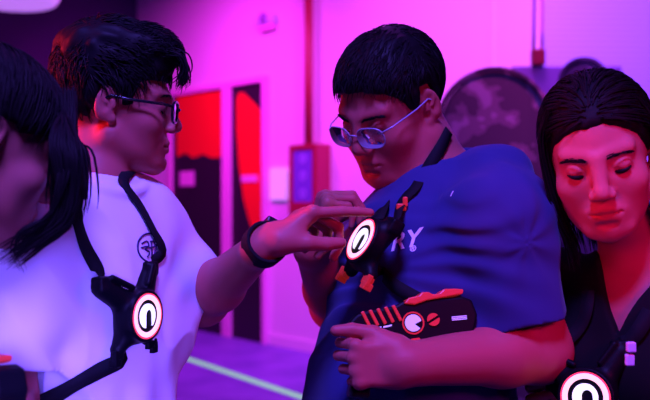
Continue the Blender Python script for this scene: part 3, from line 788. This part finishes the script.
def comb_short(P):
    x, y, z = P[:, 0], P[:, 1], P[:, 2]; d = np.stack([x*4, np.where(y > -.03, 1.0, -.4)*np.clip(z*9, .1, 1), -.35-np.clip(.09-z, 0, .2)*12], -1); return d
cap1 = hair_cap(HC, 1, (0, -.014, .042), (.0865, .108, .092), zb_short, extra=())
hs = hair_short(HC, 1, (0, -.014, .042), (.085, .106, .090), lambda y: np.interp(y, [-.12, -.06, -.04, .022, .03, .06, .13], [-.05, -.035, .058, .058, .02, .070, .095]), comb_short, 2600, .024, .0013, .0028)
obj('hair', *join([cap1, hs]), M['hair'], C)
brows(HC, 1, C, ang=.003); lashes(HC, 1, C); glasses(HC, 1, C, 'glass_frame', .0011, -.006, .004, .0265, .0185)
lower_body(C, nbC[:2]+fC[:2]*.02, fC, .10, hipr=.175, depth=.15)

# ---- C: vest, lettering, blaster
def lettering(text, px, py, bv, size, m, parent, name, tilt=0, shear=0, ext=.0004, cfont=None):
    """text laid on the cloth: letter outlines carried onto the surface along its own normal"""
    h = surfpx(bv, px, py, .0)
    p, n = h; u = nrm(np.cross(A(0, 0, 1), n)); v = np.cross(n, u)
    ca, sa = math.cos(tilt), math.sin(tilt); u, v = u*ca+v*sa, v*ca-u*sa
    c = bpy.data.curves.new(name+'_curve', 'FONT'); c.body = text; c.size = size; c.shear = shear; c.align_x = 'CENTER'; c.align_y = 'CENTER'; c.offset = size*.02; c.resolution_u = 4
    t = bpy.data.objects.new(name+'_tmp', c); COL.objects.link(t)
    dg = bpy.context.evaluated_depsgraph_get(); me = bpy.data.meshes.new_from_object(t.evaluated_get(dg))
    import bmesh
    bm = bmesh.new(); bm.from_mesh(me); bmesh.ops.triangulate(bm, faces=bm.faces[:]); bmesh.ops.subdivide_edges(bm, edges=[e for e in bm.edges if e.calc_length() > size*.25], cuts=2, use_grid_fill=False)
    bmesh.ops.triangulate(bm, faces=bm.faces[:])
    V = []
    for q in bm.verts:
        w = p+u*q.co.x+v*q.co.y; hh = surf(bv, w+n*.05, -n, .0008); V.append(hh[0] if hh else w)
    F = [tuple(x.index for x in f.verts) for f in bm.faces]
    bm.free(); bpy.data.objects.remove(t); bpy.data.curves.remove(c); bpy.data.meshes.remove(me)
    o = obj(name, V, F, m, parent, False); sm = o.modifiers.new('thick', 'SOLIDIFY'); sm.thickness = ext; return o
o = lettering('RY', 404, 241, bvC, .042, M['print_white'], tsC, 'shirt_lettering', tilt=.22, shear=.28)
o['label'] = 'white slanted letters printed on the chest'
lettering('®', 413, 249, bvC, .014, M['print_white'], tsC, 'shirt_mark')
cC = at(360.5, 239, 1.235)
lettering('I', 452, 194, bvC, .013, M['print_white'], tsC, 'shirt_mark')
vC = empty('laser_tag_vest', (cC[0], cC[1], cC[2]), 'black vest unit with white ring lifted off the chest of the navy shirt man', 'vest', 'laser tag vests')
L, R = vest_unit(vC, cC, (-.80, -.38, .47), (.54, .12, .80), clips='red_plastic', s=.96, dz=.82, am=.58)
HCp = lambda x, y, z: HC[0]+HC[1]@A(x, y, z)
bvCb = bvh_of(VB, FB); NK = [(q_[0]+q_[1]*.002, q_[1]) for q_ in (surfpx(bvCb, a_, b_, .003) for a_, b_ in ((446, 132), (440, 146), (432, 162), (424, 176))) if q_]
mb = MB()
strap_on(bvC, [(416, 190), (408, 198), (402, 208)], .020, .002, mb, pre=NK, post=[(L(.031, .050, -.034), R[:, 2])], off=.004)
mb.build('strap', M['webbing'], vC, True)
mb = MB(); strap_on(bvC, [(368, 190), (362, 200)], .022, .002, mb, pre=[(HCp(.0, .045, -.135), HC[1][:, 1])], post=[(L(-.036, .044, -.034), nrm(A(-.3, -.9, .3)))], off=.004); mb.build('strap', M['webbing'], vC, True)
mb = MB(); strap_on(bvC, [(380, 270), (392, 282), (402, 290), (420, 300)], .022, .002, mb, pre=[(L(.040, -.052, -.036), R[:, 2])], off=.003); mb.build('strap', M['webbing'], vC, True)
h = surfpx(bvC, 403, 209, .006)
mb = MB(); mb.box(h[0], (.008, .006, .006)); mb.box(h[0]+A(.006, -.004, .009), (.004, .004, .008)); mb.build('buckle', M['red_plastic'], vC, bevel=.002)

def blaster(o, u, v, label, s=1.0, group='laser tag blasters'):
    u = nrm(u); v = nrm(A(*v)-u*(A(*v)@u)); n = np.cross(u, v)
    if n[1] > 0: n = -n
    root = empty('laser_tag_blaster', o, label, 'blaster', group)
    o = A(*o); L = lambda x, y, z=0: o+u*x*s+v*y*s+n*z*s
    R = np.stack([u, v, n], 1)
    mb = MB(); body = [(0, .004), (.0, .026), (.012, .036), (.026, .040), (.070, .044), (.084, .050), (.176, .050), (.190, .044), (.196, .020), (.186, -.006), (.120, -.012), (.112, -.020), (.084, -.024), (.040, -.016), (.006, -.008)]
    mb.prism([(a*s, b*s) for a, b in body], L(0, 0, -.020), u, v, n, .040*s); mb.build('blaster_body', M['plastic'], root, bevel=.004*s)
    mb = MB(); mb.prism([(a*s, b*s) for a, b in [(.010, -.008), (.036, -.014), (.020, -.085), (-.012, -.080)]], L(0, 0, -.014), u, v, n, .028*s); mb.build('grip', M['plastic2'], root, bevel=.005*s)
    for i in range(5):
        x = .024+i*.0118; y = .0390+i*.0013
        mb = MB(); mb.prism([((x-.006)*s, (y)*s), ((x-.001)*s, (y+.0012)*s), ((x+.008)*s, (y-.022)*s), ((x+.0035)*s, (y-.024)*s)], L(0, 0, .019), u, v, n, .004*s); mb.build('cooling_fin', M['red_plastic'], root, bevel=.001*s)
    c = L(.095, .0165, .0195)
    mb = MB(); mb.annulus(c, u, v, n, .0145*s, .0168*s, .0025*s, 36); mb.build('dial_ring', M['red_plastic'], root)
    pts = [(.0125*s*math.cos(q), .0125*s*math.sin(q)) for q in np.linspace(.18, 2*math.pi-.75, 30)]+[(.002*s, -.002*s)]
    mb = MB(); mb.prism(pts, c, u, v, n, .003*s); mb.build('dial', M['lav_disc'], root)
    c = L(.126, .019, .0195)
    for a0 in (0.45, 0.45+math.pi):
        pts = [(.0095*s*math.cos(q), .0095*s*math.sin(q)) for q in np.linspace(a0+.2, a0+math.pi-.2, 14)]
        mb = MB(); mb.prism(pts, c, u, v, n, .003*s); mb.build('round_button', M['red_plastic'], root)
    for x, y in ((.024, .0115), (.040, .0135), (.056, .0150), (.074, -.0075)):
        mb = MB(); w = .007 if y > 0 else .008; mb.prism([((x-w)*s, (y-.0018)*s), ((x+w-.001)*s, (y-.0003)*s), ((x+w)*s, (y+.0022)*s), ((x-w+.001)*s, (y+.0006)*s)], L(0, 0, .0195), u, v, n, .0015*s); mb.build('light_slot', M['lav_disc'], root)
    for x, y, w in ((.052, .003, .010), (.095, -.010, .009)):
        mb = MB(); mb.prism([((x-w)*s, y*s), ((x-w*.6)*s, (y+.004)*s), ((x+w*.7)*s, (y+.0045)*s), ((x+w)*s, (y+.0005)*s), ((x+w*.5)*s, (y-.004)*s), ((x-w*.6)*s, (y-.0035)*s)], L(0, 0, .0195), u, v, n, .002*s); mb.build('side_badge', M['red_plastic'], root)
    mb = MB(); mb.prism([(a*s, b*s) for a, b in [(.084, .046), (.092, .054), (.108, .056), (.114, .061), (.124, .060), (.130, .056), (.140, .057), (.148, .063), (.164, .062), (.178, .060), (.176, .053), (.120, .048), (.100, .043)]], L(0, 0, -.012), u, v, n, .036*s); mb.build('top_rail', M['red_plastic'], root, bevel=.002*s)
    mb = MB(); mb.box(L(.166, .018, .0195), A(.012, .0035, .001)*s, R); mb.build('rating_plate', M['print_dark'], root)
    for k in (-1, 0, 1):
        mb = MB(); mb.box(L(.166, .018+k*.0022, .0208), A(.0115, .0006, .0006)*s, R); mb.build('plate_line', M['lav_disc'], root)
    return root
g0 = at(349, 341, 1.185); g1 = at(482, 329, 1.215)
blaster(g0, g1-g0, (-.02, .25, 1), 'black and red blaster held across the belly of the man in navy', s=1.0)

# ---------------------------------------------------------------- B: man in the white t-shirt (left)
fB, rB, RB = frame((.75, -.66)); nbB = at(97, 192, 1.275)
sB = .90; HB = headframe((0, 0, 0), (.975, .16, -.08), (.10, -.06, .98)); HB = (at(107, 103, 1.225)-HB[1]@A(.082, -.008, 0)*sB, HB[1])
B = empty('person', (nbB[0], nbB[1], 0), 'man in white t-shirt and black glasses reaching out to the other man', 'person')
shL = at(136, 231, 1.34); shR = at(8, 238, 1.14); elL = at(203, 300, 1.395); wrL = at(263, 246, 1.185); elR = at(4, 404, 1.10); wrR = at(-6, 470, .93)
torsoB = [cap(nbB-up*.02, nbB-up*.08, .06, .08, .03), cap(nbB-up*.064, shL, .052, .050, .04), cap(nbB-up*.055, shR, .058, .052, .04),
          ell(nbB-up*.19+fB*.02, (.140, .095, .17), RB, .05), ell(nbB-up*.40+fB*.01-rB*-.012, (.124, .098, .20), RB, .06), ell(A(nbB[0], nbB[1], .94), (.15, .115, .13), RB, .05)]
handB = hand_prims(wrL, (.78, .33, .54), (.50, .10, -.86), (0, -1, 0), [(30, 4, 4, .08), (62, 60, 30, .02), (68, 66, 35, -.02), (70, 66, 40, -.06)],
                   ((.020, .010, .026), [((.80, .52, .30), .040, .0155, .0125), ((.80, .60, -.05), .031, .0120, .0108), ((.88, .48, -.1), .025, .0108, .0085)]), .96, .001)
handBr = hand_prims(wrR, (.5, -.8, .1), (.6, .4, 0), up, FIST, TH_REL, .95)
bodyB = inflate(torsoB, -.012)+neck_prims(HB, nbB+A(0, 0, .02), .056, sB)+arm(shL, elL, wrL, .047, .043, .0245)+arm(shR, elR, wrR, .047, .042, .027)+handB+handBr+head_prims(HB, sB, .0)
bodyB.append(plane((0, 0, .90), (0, 0, -1)))
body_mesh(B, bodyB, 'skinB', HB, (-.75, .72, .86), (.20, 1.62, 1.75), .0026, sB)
hem = at(195, 290, 1.385); hemr = shR+(elR-shR)*.76
axb = nrm(hem-shL)
shirtB = inflate(torsoB, .006)+[cutcap(shL-axb*.01, hem, .066, .050, .05, tilt=(.62, .25, -.74)), cutcap(shR, hemr, .066, .066, .05),
         cap(hem-axb*.03, hem+axb*.08, .046, .044, .002, 's'), cap(hemr+up*.03, hemr-up*.1, .059, .060, .002, 's'),
         plane((0, 0, .86), (0, 0, -1)), cap(nbB+up*.008, nbB+up*.15, .058, .075, .004, 's'),
         torus(nbB+up*.016+fB*.008, np.stack([rB, nrm(fB*.95-up*.3), nrm(up*.95+fB*.3)], 1), .064, .007, (1, 1.05))]
w2 = wrinkle(nbB, RB, .012, (8, 8, 5), 11); fo3 = folds_toward(at(150, 316, 1.22), 4, .006, 5, reach=.3); fo4 = folds_toward(at(160, 285, 1.36), 5, .006, 6, reach=.2)
VS, FS = mesh_sdf(shirtB, (-.75, .85, .84), (.1, 1.65, 1.52), .0032, lambda p: w2(p)+fo3(p))
tsB = obj('t_shirt', VS, FS, M['white_cotton'], B); bvB = bvh_of(VS, FS)
zbB = lambda y: np.interp(y, [-.12, -.075, -.045, -.030, -.020, .010, .018, .034, .042, .060, .085, .13], [-.050, -.050, -.04, -.01, .034, .034, -.004, .0, .030, .050, .056, .060])
WB = lambda x, y, z: HB[0]+HB[1]@(A(x, y, z)*sB)
ex = [ell(WB(0, .058, .100), A(.056, .042, .034), HB[1], .03), ell(WB(0, -.02, .10), A(.068, .075, .038), HB[1], .03)]
def comb_B(P):
    x, y, z = P[:, 0], P[:, 1], P[:, 2]; return np.stack([x*5, np.where(y > -.04, 1.2, -.4)*np.clip(z*12, .0, 1), .1-np.clip(.10-z, 0, .2)*14], -1)
c1 = hair_cap(HB, sB, (0, -.014, .050), (.087, .100, .100), zbB, extra=ex, amp=.003)
h1 = hair_short(HB, sB, (0, -.014, .052), (.086, .099, .102), lambda y: np.interp(y, [-.12, -.05, -.03, .02, .03, .06, .13], [-.045, -.035, .03, .03, .02, .06, .07]), comb_B, 2200, .034, .0015, .0045)
h2 = hair_short(HB, sB, (0, .038, .096), (.064, .064, .048), lambda y: .085, comb_B, 700, .030, .0016, .006, jitter=.5)
fr = bundle([[WB(x, .08, .10), WB(x*1.1, .108, .094), WB(x*1.15, .116, .064), WB(x*1.1, .108, .035+abs(x)*.2)] for x in np.linspace(-.05, .05, 7)], 10, .006, .0011)
obj('hair', *join([c1, h1, h2, fr]), M['hair'], B)
brows(HB, sB, B); lashes(HB, sB, B); glasses(HB, sB, B, 'black_frame', .0020, -.004, .003, .026, .019)
# wristwatch
ax = nrm(wrL-elL); wc = wrL+ax*.006; wz = nrm(up-ax*(up@ax)); wy = np.cross(ax, wz); Rw = np.stack([wy, wz, ax], 1)
wt = obj('wristwatch', *mesh_sdf([fprim(lambda p: np.maximum(np.abs((p-wc)@ax)-.0125, np.abs(np.linalg.norm((p-wc)-((p-wc)@ax)[..., None]*ax, axis=-1)-.0305)-.0028), 'u', 0)], wc-.06, wc+.06, .0016), M['webbing'], B)
wd = nrm(wz*.85-wy*.5); mb = MB(); mb.box(wc+wd*.034, (.014, .006, .016), np.stack([np.cross(wd, ax), wd, ax], 1)); mb.build('watch_case', M['plastic2'], wt, bevel=.003)
# round print on the left breast
h = surfpx(bvB, 151, 248, .0); p, n = h; u_ = nrm(np.cross(up, n)); v_ = np.cross(n, u_)
def on(x, y, off=.0009):
    w = p+u_*x+v_*y; q = surf(bvB, w+n*.05, -n, off); return q[0] if q else w
mb = MB(); mb.tube([on(.027*math.cos(a), .0225*math.sin(a)) for a in np.linspace(0, 2*math.pi, 36, endpoint=False)], .0014, 5, True)
for st in ([(-.013, .008), (-.004, .011), (-.002, .004), (-.009, -.001), (-.002, -.006), (-.007, -.013)], [(-.015, .002), (-.006, .003), (.002, .0)], [(.003, -.012), (.004, .0), (.005, .011)], [(.003, .010), (.012, .009), (.012, .002), (.004, .001)], [(.009, -.012), (.013, -.004), (.017, .005)]):
    P = resample([A(*q, 0) for q in st], 16); mb.tube([on(a[0]*1.15-.004, a[1]) for a in P], .0013, 5)
o = mb.build('round_print', M['print_dark'], tsB, True); o['label'] = 'dark round line logo printed on the breast'
# vest unit B
hB = surfpx(bvB, 148, 316, 0)[0]; cB = at(148, 316, hB[1]-.038)
vB = empty('laser_tag_vest', cB, 'black vest unit with pink white ring hanging on the white t-shirt', 'vest', 'laser tag vests')
L, R = vest_unit(vB, cB, (.90, -.43, .02), up, s=.90)
mb = MB(); strap_on(bvB, [(72, 206), (76, 226), (84, 248), (96, 268)], .019, .002, mb, pre=[(nbB+A(-.055, .075, .0), (-.3, .3, 1)), (nbB+A(-.075, -.0, .038), (-.5, -.2, 1))], post=[(L(-.070, .062, -.036), R[:, 2])], off=.004); mb.build('strap', M['webbing'], vB, True)
mb = MB(); strap_on(bvB, [(122, 184), (137, 206), (151, 232), (160, 252)], .017, .002, mb, pre=[(nbB+A(.02, .08, .01), (0, .5, 1)), (nbB+A(.05, .02, .035), (.5, .0, 1))], post=[(L(.046, .078, -.036), R[:, 2])], off=.004); mb.build('strap', M['webbing'], vB, True)
mb = MB(); strap_on(bvB, [(118, 360), (98, 370), (75, 382), (50, 397), (20, 412)], .024, .002, mb, pre=[(L(-.036, -.058, -.036), R[:, 2])], off=.004); mb.build('strap', M['webbing'], vB, True)
lower_body(B, nbB[:2], fB, .09)
g0 = at(-78, 412, 1.0); blaster(g0, (.5, -.35, .1), (0, .1, 1), 'blaster with red fins at the lower left beside the white sleeve')

# ---------------------------------------------------------------- D: woman (right)
fD, rD, RD = frame((-.72, -.69)); nbD = at(634, 262, 1.29)
HD = headframe((.412, 1.2033, 1.4687), (-.304, -.884, -.34), (-.25, -.262, .915)); sD = .95
D = empty('person', (nbD[0], nbD[1], 0), 'woman with dark hair and a black v-neck top looking down', 'person')
sRD = nbD+rD*.145-up*.05; sLD = nbD-rD*.15-up*.05; eRD = at(584, 392, 1.43); wRD = at(572, 402, 1.35); eLD = sLD+A(.04, -.05, -.27); wLD = eLD+A(-.14, -.16, -.04)
torsoD = [cap(nbD-up*.01, nbD-up*.07, .050, .07, .03), cap(nbD-up*.045, sRD, .046, .046, .03), cap(nbD-up*.045, sLD, .046, .046, .03), ell(nbD-up*.17+fD*.015, (.130, .085, .15), RD, .05),
          ell(nbD-up*.17+fD*.055+rD*.06, (.062, .055, .060), RD, .03), ell(nbD-up*.17+fD*.055-rD*.06, (.062, .055, .060), RD, .03), ell(nbD-up*.36, (.118, .085, .18), RD, .05), ell(A(nbD[0], nbD[1], .92), (.15, .11, .13), RD, .05)]
hD1 = hand_prims(wRD, (-.5, -.75, .25), (-.6, .4, -.3), up, FIST, TH_REL, .88); hD2 = hand_prims(wLD, (-.6, -.7, -.1), (-.3, .3, -.8), (-.5, .4, 0), RELAX, TH_REL, .88)
bodyD = torsoD+neck_prims(HD, nbD+A(0, 0, .02), .047, sD)+arm(sRD, eRD, wRD, .040, .034, .023)+arm(sLD, eLD, wLD, .040, .034, .023)+hD1+hD2+head_prims(HD, sD, .002, fem=True)+[plane((0, 0, .90), (0, 0, -1))]
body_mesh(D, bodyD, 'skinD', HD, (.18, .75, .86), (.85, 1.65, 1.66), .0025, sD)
pv = at(609, 314, 1.17); 
def vneck(p):
    q = p-nbD; x = q@rD; y = q@fD; z = q[..., 2]+.118
    x = x-(-.022)
    return np.maximum(np.maximum(np.abs(x)*2.1-z, -y-.02), z-.4)*.4
hRD = sRD+(eRD-sRD)*.55; hLD = sLD+(eLD-sLD)*.55
w3 = wrinkle(nbD, RD, .006, (7, 7, 5), 21)
VD, FD = mesh_sdf(inflate(torsoD, .008)+[cutcap(sRD, hRD, .054, .052, .04), cutcap(sLD, hLD, .054, .052, .04), plane((0, 0, .86), (0, 0, -1)), cap(nbD+up*.0, nbD+up*.15, .055, .08, .004, 's'), fprim(vneck, 's', .003)], (.18, .85, .84), (.85, 1.65, 1.40), .0035, w3)
tsD = obj('v_neck_top', VD, FD, M['black_cotton'], D); bvD = bvh_of(VD, FD)
zbD = lambda y: np.interp(y, [-.12, -.08, -.03, .0, .03, .05, .07, .085, .13], [-.10, -.10, -.07, -.02, .0, .034, .060, .069, .071])
WD_ = lambda x, y, z: HD[0]+HD[1]@(A(x, y, z)*sD)
c1 = hair_cap(HD, sD, (0, -.018, .036), (.084, .107, .092), zbD, amp=.0015)
def comb_D(P):
    x, y, z = P[:, 0], P[:, 1], P[:, 2]; return np.stack([x*10, -.9+y*0, -.8+z*3], -1)
h1 = hair_short(HD, sD, (0, -.018, .038), (.087, .107, .093), lambda y: np.interp(y, [-.12, 0, .04, .07, .13], [-.05, .0, .035, .070, .076]), comb_D, 1500, .05, .0014, .0006, S=8, jitter=.06)
gd = []
for t in np.linspace(0, 1, 6):
    gd.append([WD_(.060, .045-.05*t, .090), WD_(.077, .042-.06*t, .05), WD_(.078, .042-.065*t, -.02), WD_(.072+.004*t, .044-.06*t, -.085), WD_(.062+.006*t, .050-.06*t, -.13), WD_(.058+.006*t, .055-.06*t, -.17-.02*t)])
    gd.append([WD_(-.070-.006*t, .030-.06*t, .085-.01*t), WD_(-.087, .020-.065*t, .04), WD_(-.092-.008*t, .012-.07*t, -.03), WD_(-.090-.012*t, .0-.07*t, -.11), WD_(-.082-.014*t, -.01-.07*t, -.19)])
for t in np.linspace(-1, 1, 9): gd.append([WD_(t*.06, -.10, .07), WD_(t*.08, -.118, -.01), WD_(t*.08, -.112, -.09), WD_(t*.085, -.12, -.17), WD_(t*.08, -.13, -.25)])
h2 = bundle(gd, 18, .0045, .0014)
obj('hair', *join([c1, h1, h2]), M['hair_soft'], D)
brows(HD, sD, D, dz=-.001, n=50); lashes(HD, sD*1.0, D, z=-.0010, th=2.3)
hh = surfpx(bvD, 590, 396, 0); hh = hh[0] if hh else at(590, 396, 1.2)
cD = at(585, 397, hh[1]-.05)
vD = empty('laser_tag_vest', cD, 'black vest unit with glowing ring on the black v-neck top', 'vest', 'laser tag vests')
L, R = vest_unit(vD, cD, (-.55, -.80, .22), (-.05, .1, 1))
mb = MB(); strap_on(bvD, [(590, 300), (580, 330)], .022, .002, mb, pre=[(nbD+A(-.03, .06, .0), (-.3, .3, 1)), (nbD+rD*.07-up*.005+fD*.02, (-.3, -.1, 1))], post=[(L(-.070, .062, -.036), R[:, 2])], off=.004); mb.build('strap', M['webbing'], vD, True)
mb = MB(); strap_on(bvD, [(645, 320), (632, 340)], .022, .002, mb, pre=[(nbD-rD*.07-up*.005+fD*.02, (.3, -.1, 1))], post=[(L(.046, .080, -.036), R[:, 2])], off=.004); mb.build('strap', M['webbing'], vD, True)
q = at(631, 347, 1.10); mb = MB(); mb.box(q, (.006, .005, .007)); mb.box(q+A(-.001, .002, -.018), (.006, .004, .008)); o = mb.build('buckle', M['lavender_plastic'], vD, bevel=.002); o['label'] = 'pale strap buckle'
lower_body(D, nbD[:2], fD, .08, hipr=.15)

# ---------------------------------------------------------------- A: person at the left edge
HA = headframe((-.439, 1.035, 1.473), (.76, .48, -.42), (.30, .20, .90))
fA, rA, RA = frame((.80, .60)); nbA = HA[0]+A(-.10, -.05, -.15)
E_ = empty('person', (nbA[0]-.15, nbA[1]-.1, 0), 'person with long dark hair leaning in at the left edge', 'person')
sRA = nbA+rA*.15+A(-.04, -.03, -.05); sLA = nbA-rA*.15+A(-.05, -.03, -.05); eRA = sRA+A(.0, -.02, -.27); wRA = eRA+A(-.05, -.05, -.22); eLA = sLA+A(-.03, .0, -.27); wLA = eLA+A(.0, .0, -.24)
ch = nbA+A(-.09, -.07, -.17)
torsoA = [cap(nbA, nbA-up*.07, .05, .07, .03), cap(nbA+A(-.02, -.02, -.04), sRA, .046, .046, .03), cap(nbA+A(-.02, -.02, -.04), sLA, .046, .046, .03), ell(ch, (.13, .09, .16), RA, .05), ell(ch+A(-.06, -.04, -.19), (.12, .09, .17), RA, .05), ell(A(ch[0]-.08, ch[1]-.06, .92), (.15, .11, .13), RA, .05)]
bodyA = torsoA+neck_prims(HA, nbA+A(0, 0, .01), .047)+arm(sRA, eRA, wRA, .040, .034, .023)+arm(sLA, eLA, wLA, .040, .034, .023)+hand_prims(wRA, (0, 0, -1), (.2, .5, 0), (.5, 0, 0), RELAX, TH_REL, .88)+hand_prims(wLA, (0, 0, -1), (.2, -.5, 0), (.5, 0, 0), RELAX, TH_REL, .88)+head_prims(HA, .97, .002, fem=True)+[plane((0, 0, .90), (0, 0, -1))]
bodyA = [q for q in bodyA]
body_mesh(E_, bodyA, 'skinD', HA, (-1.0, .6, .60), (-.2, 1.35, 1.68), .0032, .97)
VA, FA = mesh_sdf(inflate(torsoA, .008)+[cutcap(sRA, sRA+(eRA-sRA)*.6, .052, .052, .04), cutcap(sLA, sLA+(eLA-sLA)*.6, .052, .052, .04), plane((0, 0, .86), (0, 0, -1)), cap(nbA+up*.01, nbA+A(.06, .03, .15), .052, .07, .004, 's')], (-1.0, .55, .84), (-.2, 1.35, 1.42), .005, wrinkle(nbA, RA, .005, seed=31))
obj('t_shirt', VA, FA, M['black_cotton'], E_)
WA = lambda x, y, z: HA[0]+HA[1]@(A(x, y, z)*.97)
zbA = lambda y: np.interp(y, [-.12, -.08, -.035, -.028, -.02, .012, .02, .05, .085, .13], [-.10, -.10, -.08, -.02, .030, .030, .02, .030, .05, .06])
c1 = hair_cap(HA, .97, (0, -.018, .038), (.088, .108, .094), zbA, amp=.0015)
def comb_A(P): return np.stack([P[:, 0]*10, .3-P[:, 1]*2, -1.2+P[:, 2]*3], -1)
h1 = hair_short(HA, .97, (0, -.018, .038), (.087, .107, .093), lambda y: np.interp(y, [-.12, 0, .04, .07, .13], [-.05, .075, .06, .06, .07]), comb_A, 1500, .045, .0014, .0008, S=8, jitter=.08)
ga = []
K = lambda px, py, d: at(px, py, d)
for t in np.linspace(0, 1, 9):
    # curtain falling in front of the far cheek
    ga.append([WA(.050-.06*t, .060+.01*t, .105), WA(.086-.05*t, .072+.02*t, .050), K(58+22*t, 150, .985+.06*t), K(56+26*t, 190, .99+.05*t), K(58+20*t, 222-4*t, 1.0+.03*t)])
for t in np.linspace(0, 1, 7):
    ga.append([WA(.070, .060, .07), K(52+26*t, 140+10*t, .965), K(60+18*t, 188, .965), K(48+24*t, 222, .965), K(18+22*t, 240+8*t, .965), K(-14+30*t, 262+6*t, .965)])
for t in np.linspace(0, 1, 3): ga.append([WA(.070, .066, .07), K(60+10*t, 170, .96), K(50, 215, .96), K(22, 228+6*t, .95), K(12+6*t, 250, .95), K(22+5*t, 272, .95)])
h2 = bundle(ga[:9], 26, .006, .0015); h3 = bundle(ga[9:16], 12, .003, .0013, wob=.003); h4 = bundle(ga[16:], 4, .0015, .0008, wob=.002)
gb = [[WA(t*.06, -.10, .07), WA(t*.08, -.118, -.01), WA(t*.08, -.125, -.09), WA(t*.085, -.15, -.15), WA(t*.08, -.18, -.21)] for t in np.linspace(-1, 1, 9)]
h5 = bundle(gb, 14, .006, .0016)
obj('hair', *join([c1, h1, h2, h3, h4, h5]), M['hair_soft'], E_)
brows(HA, .97, E_); lashes(HA, .97, E_)
lower_body(E_, (ch[0]-.08, ch[1]-.06), fA, .08)
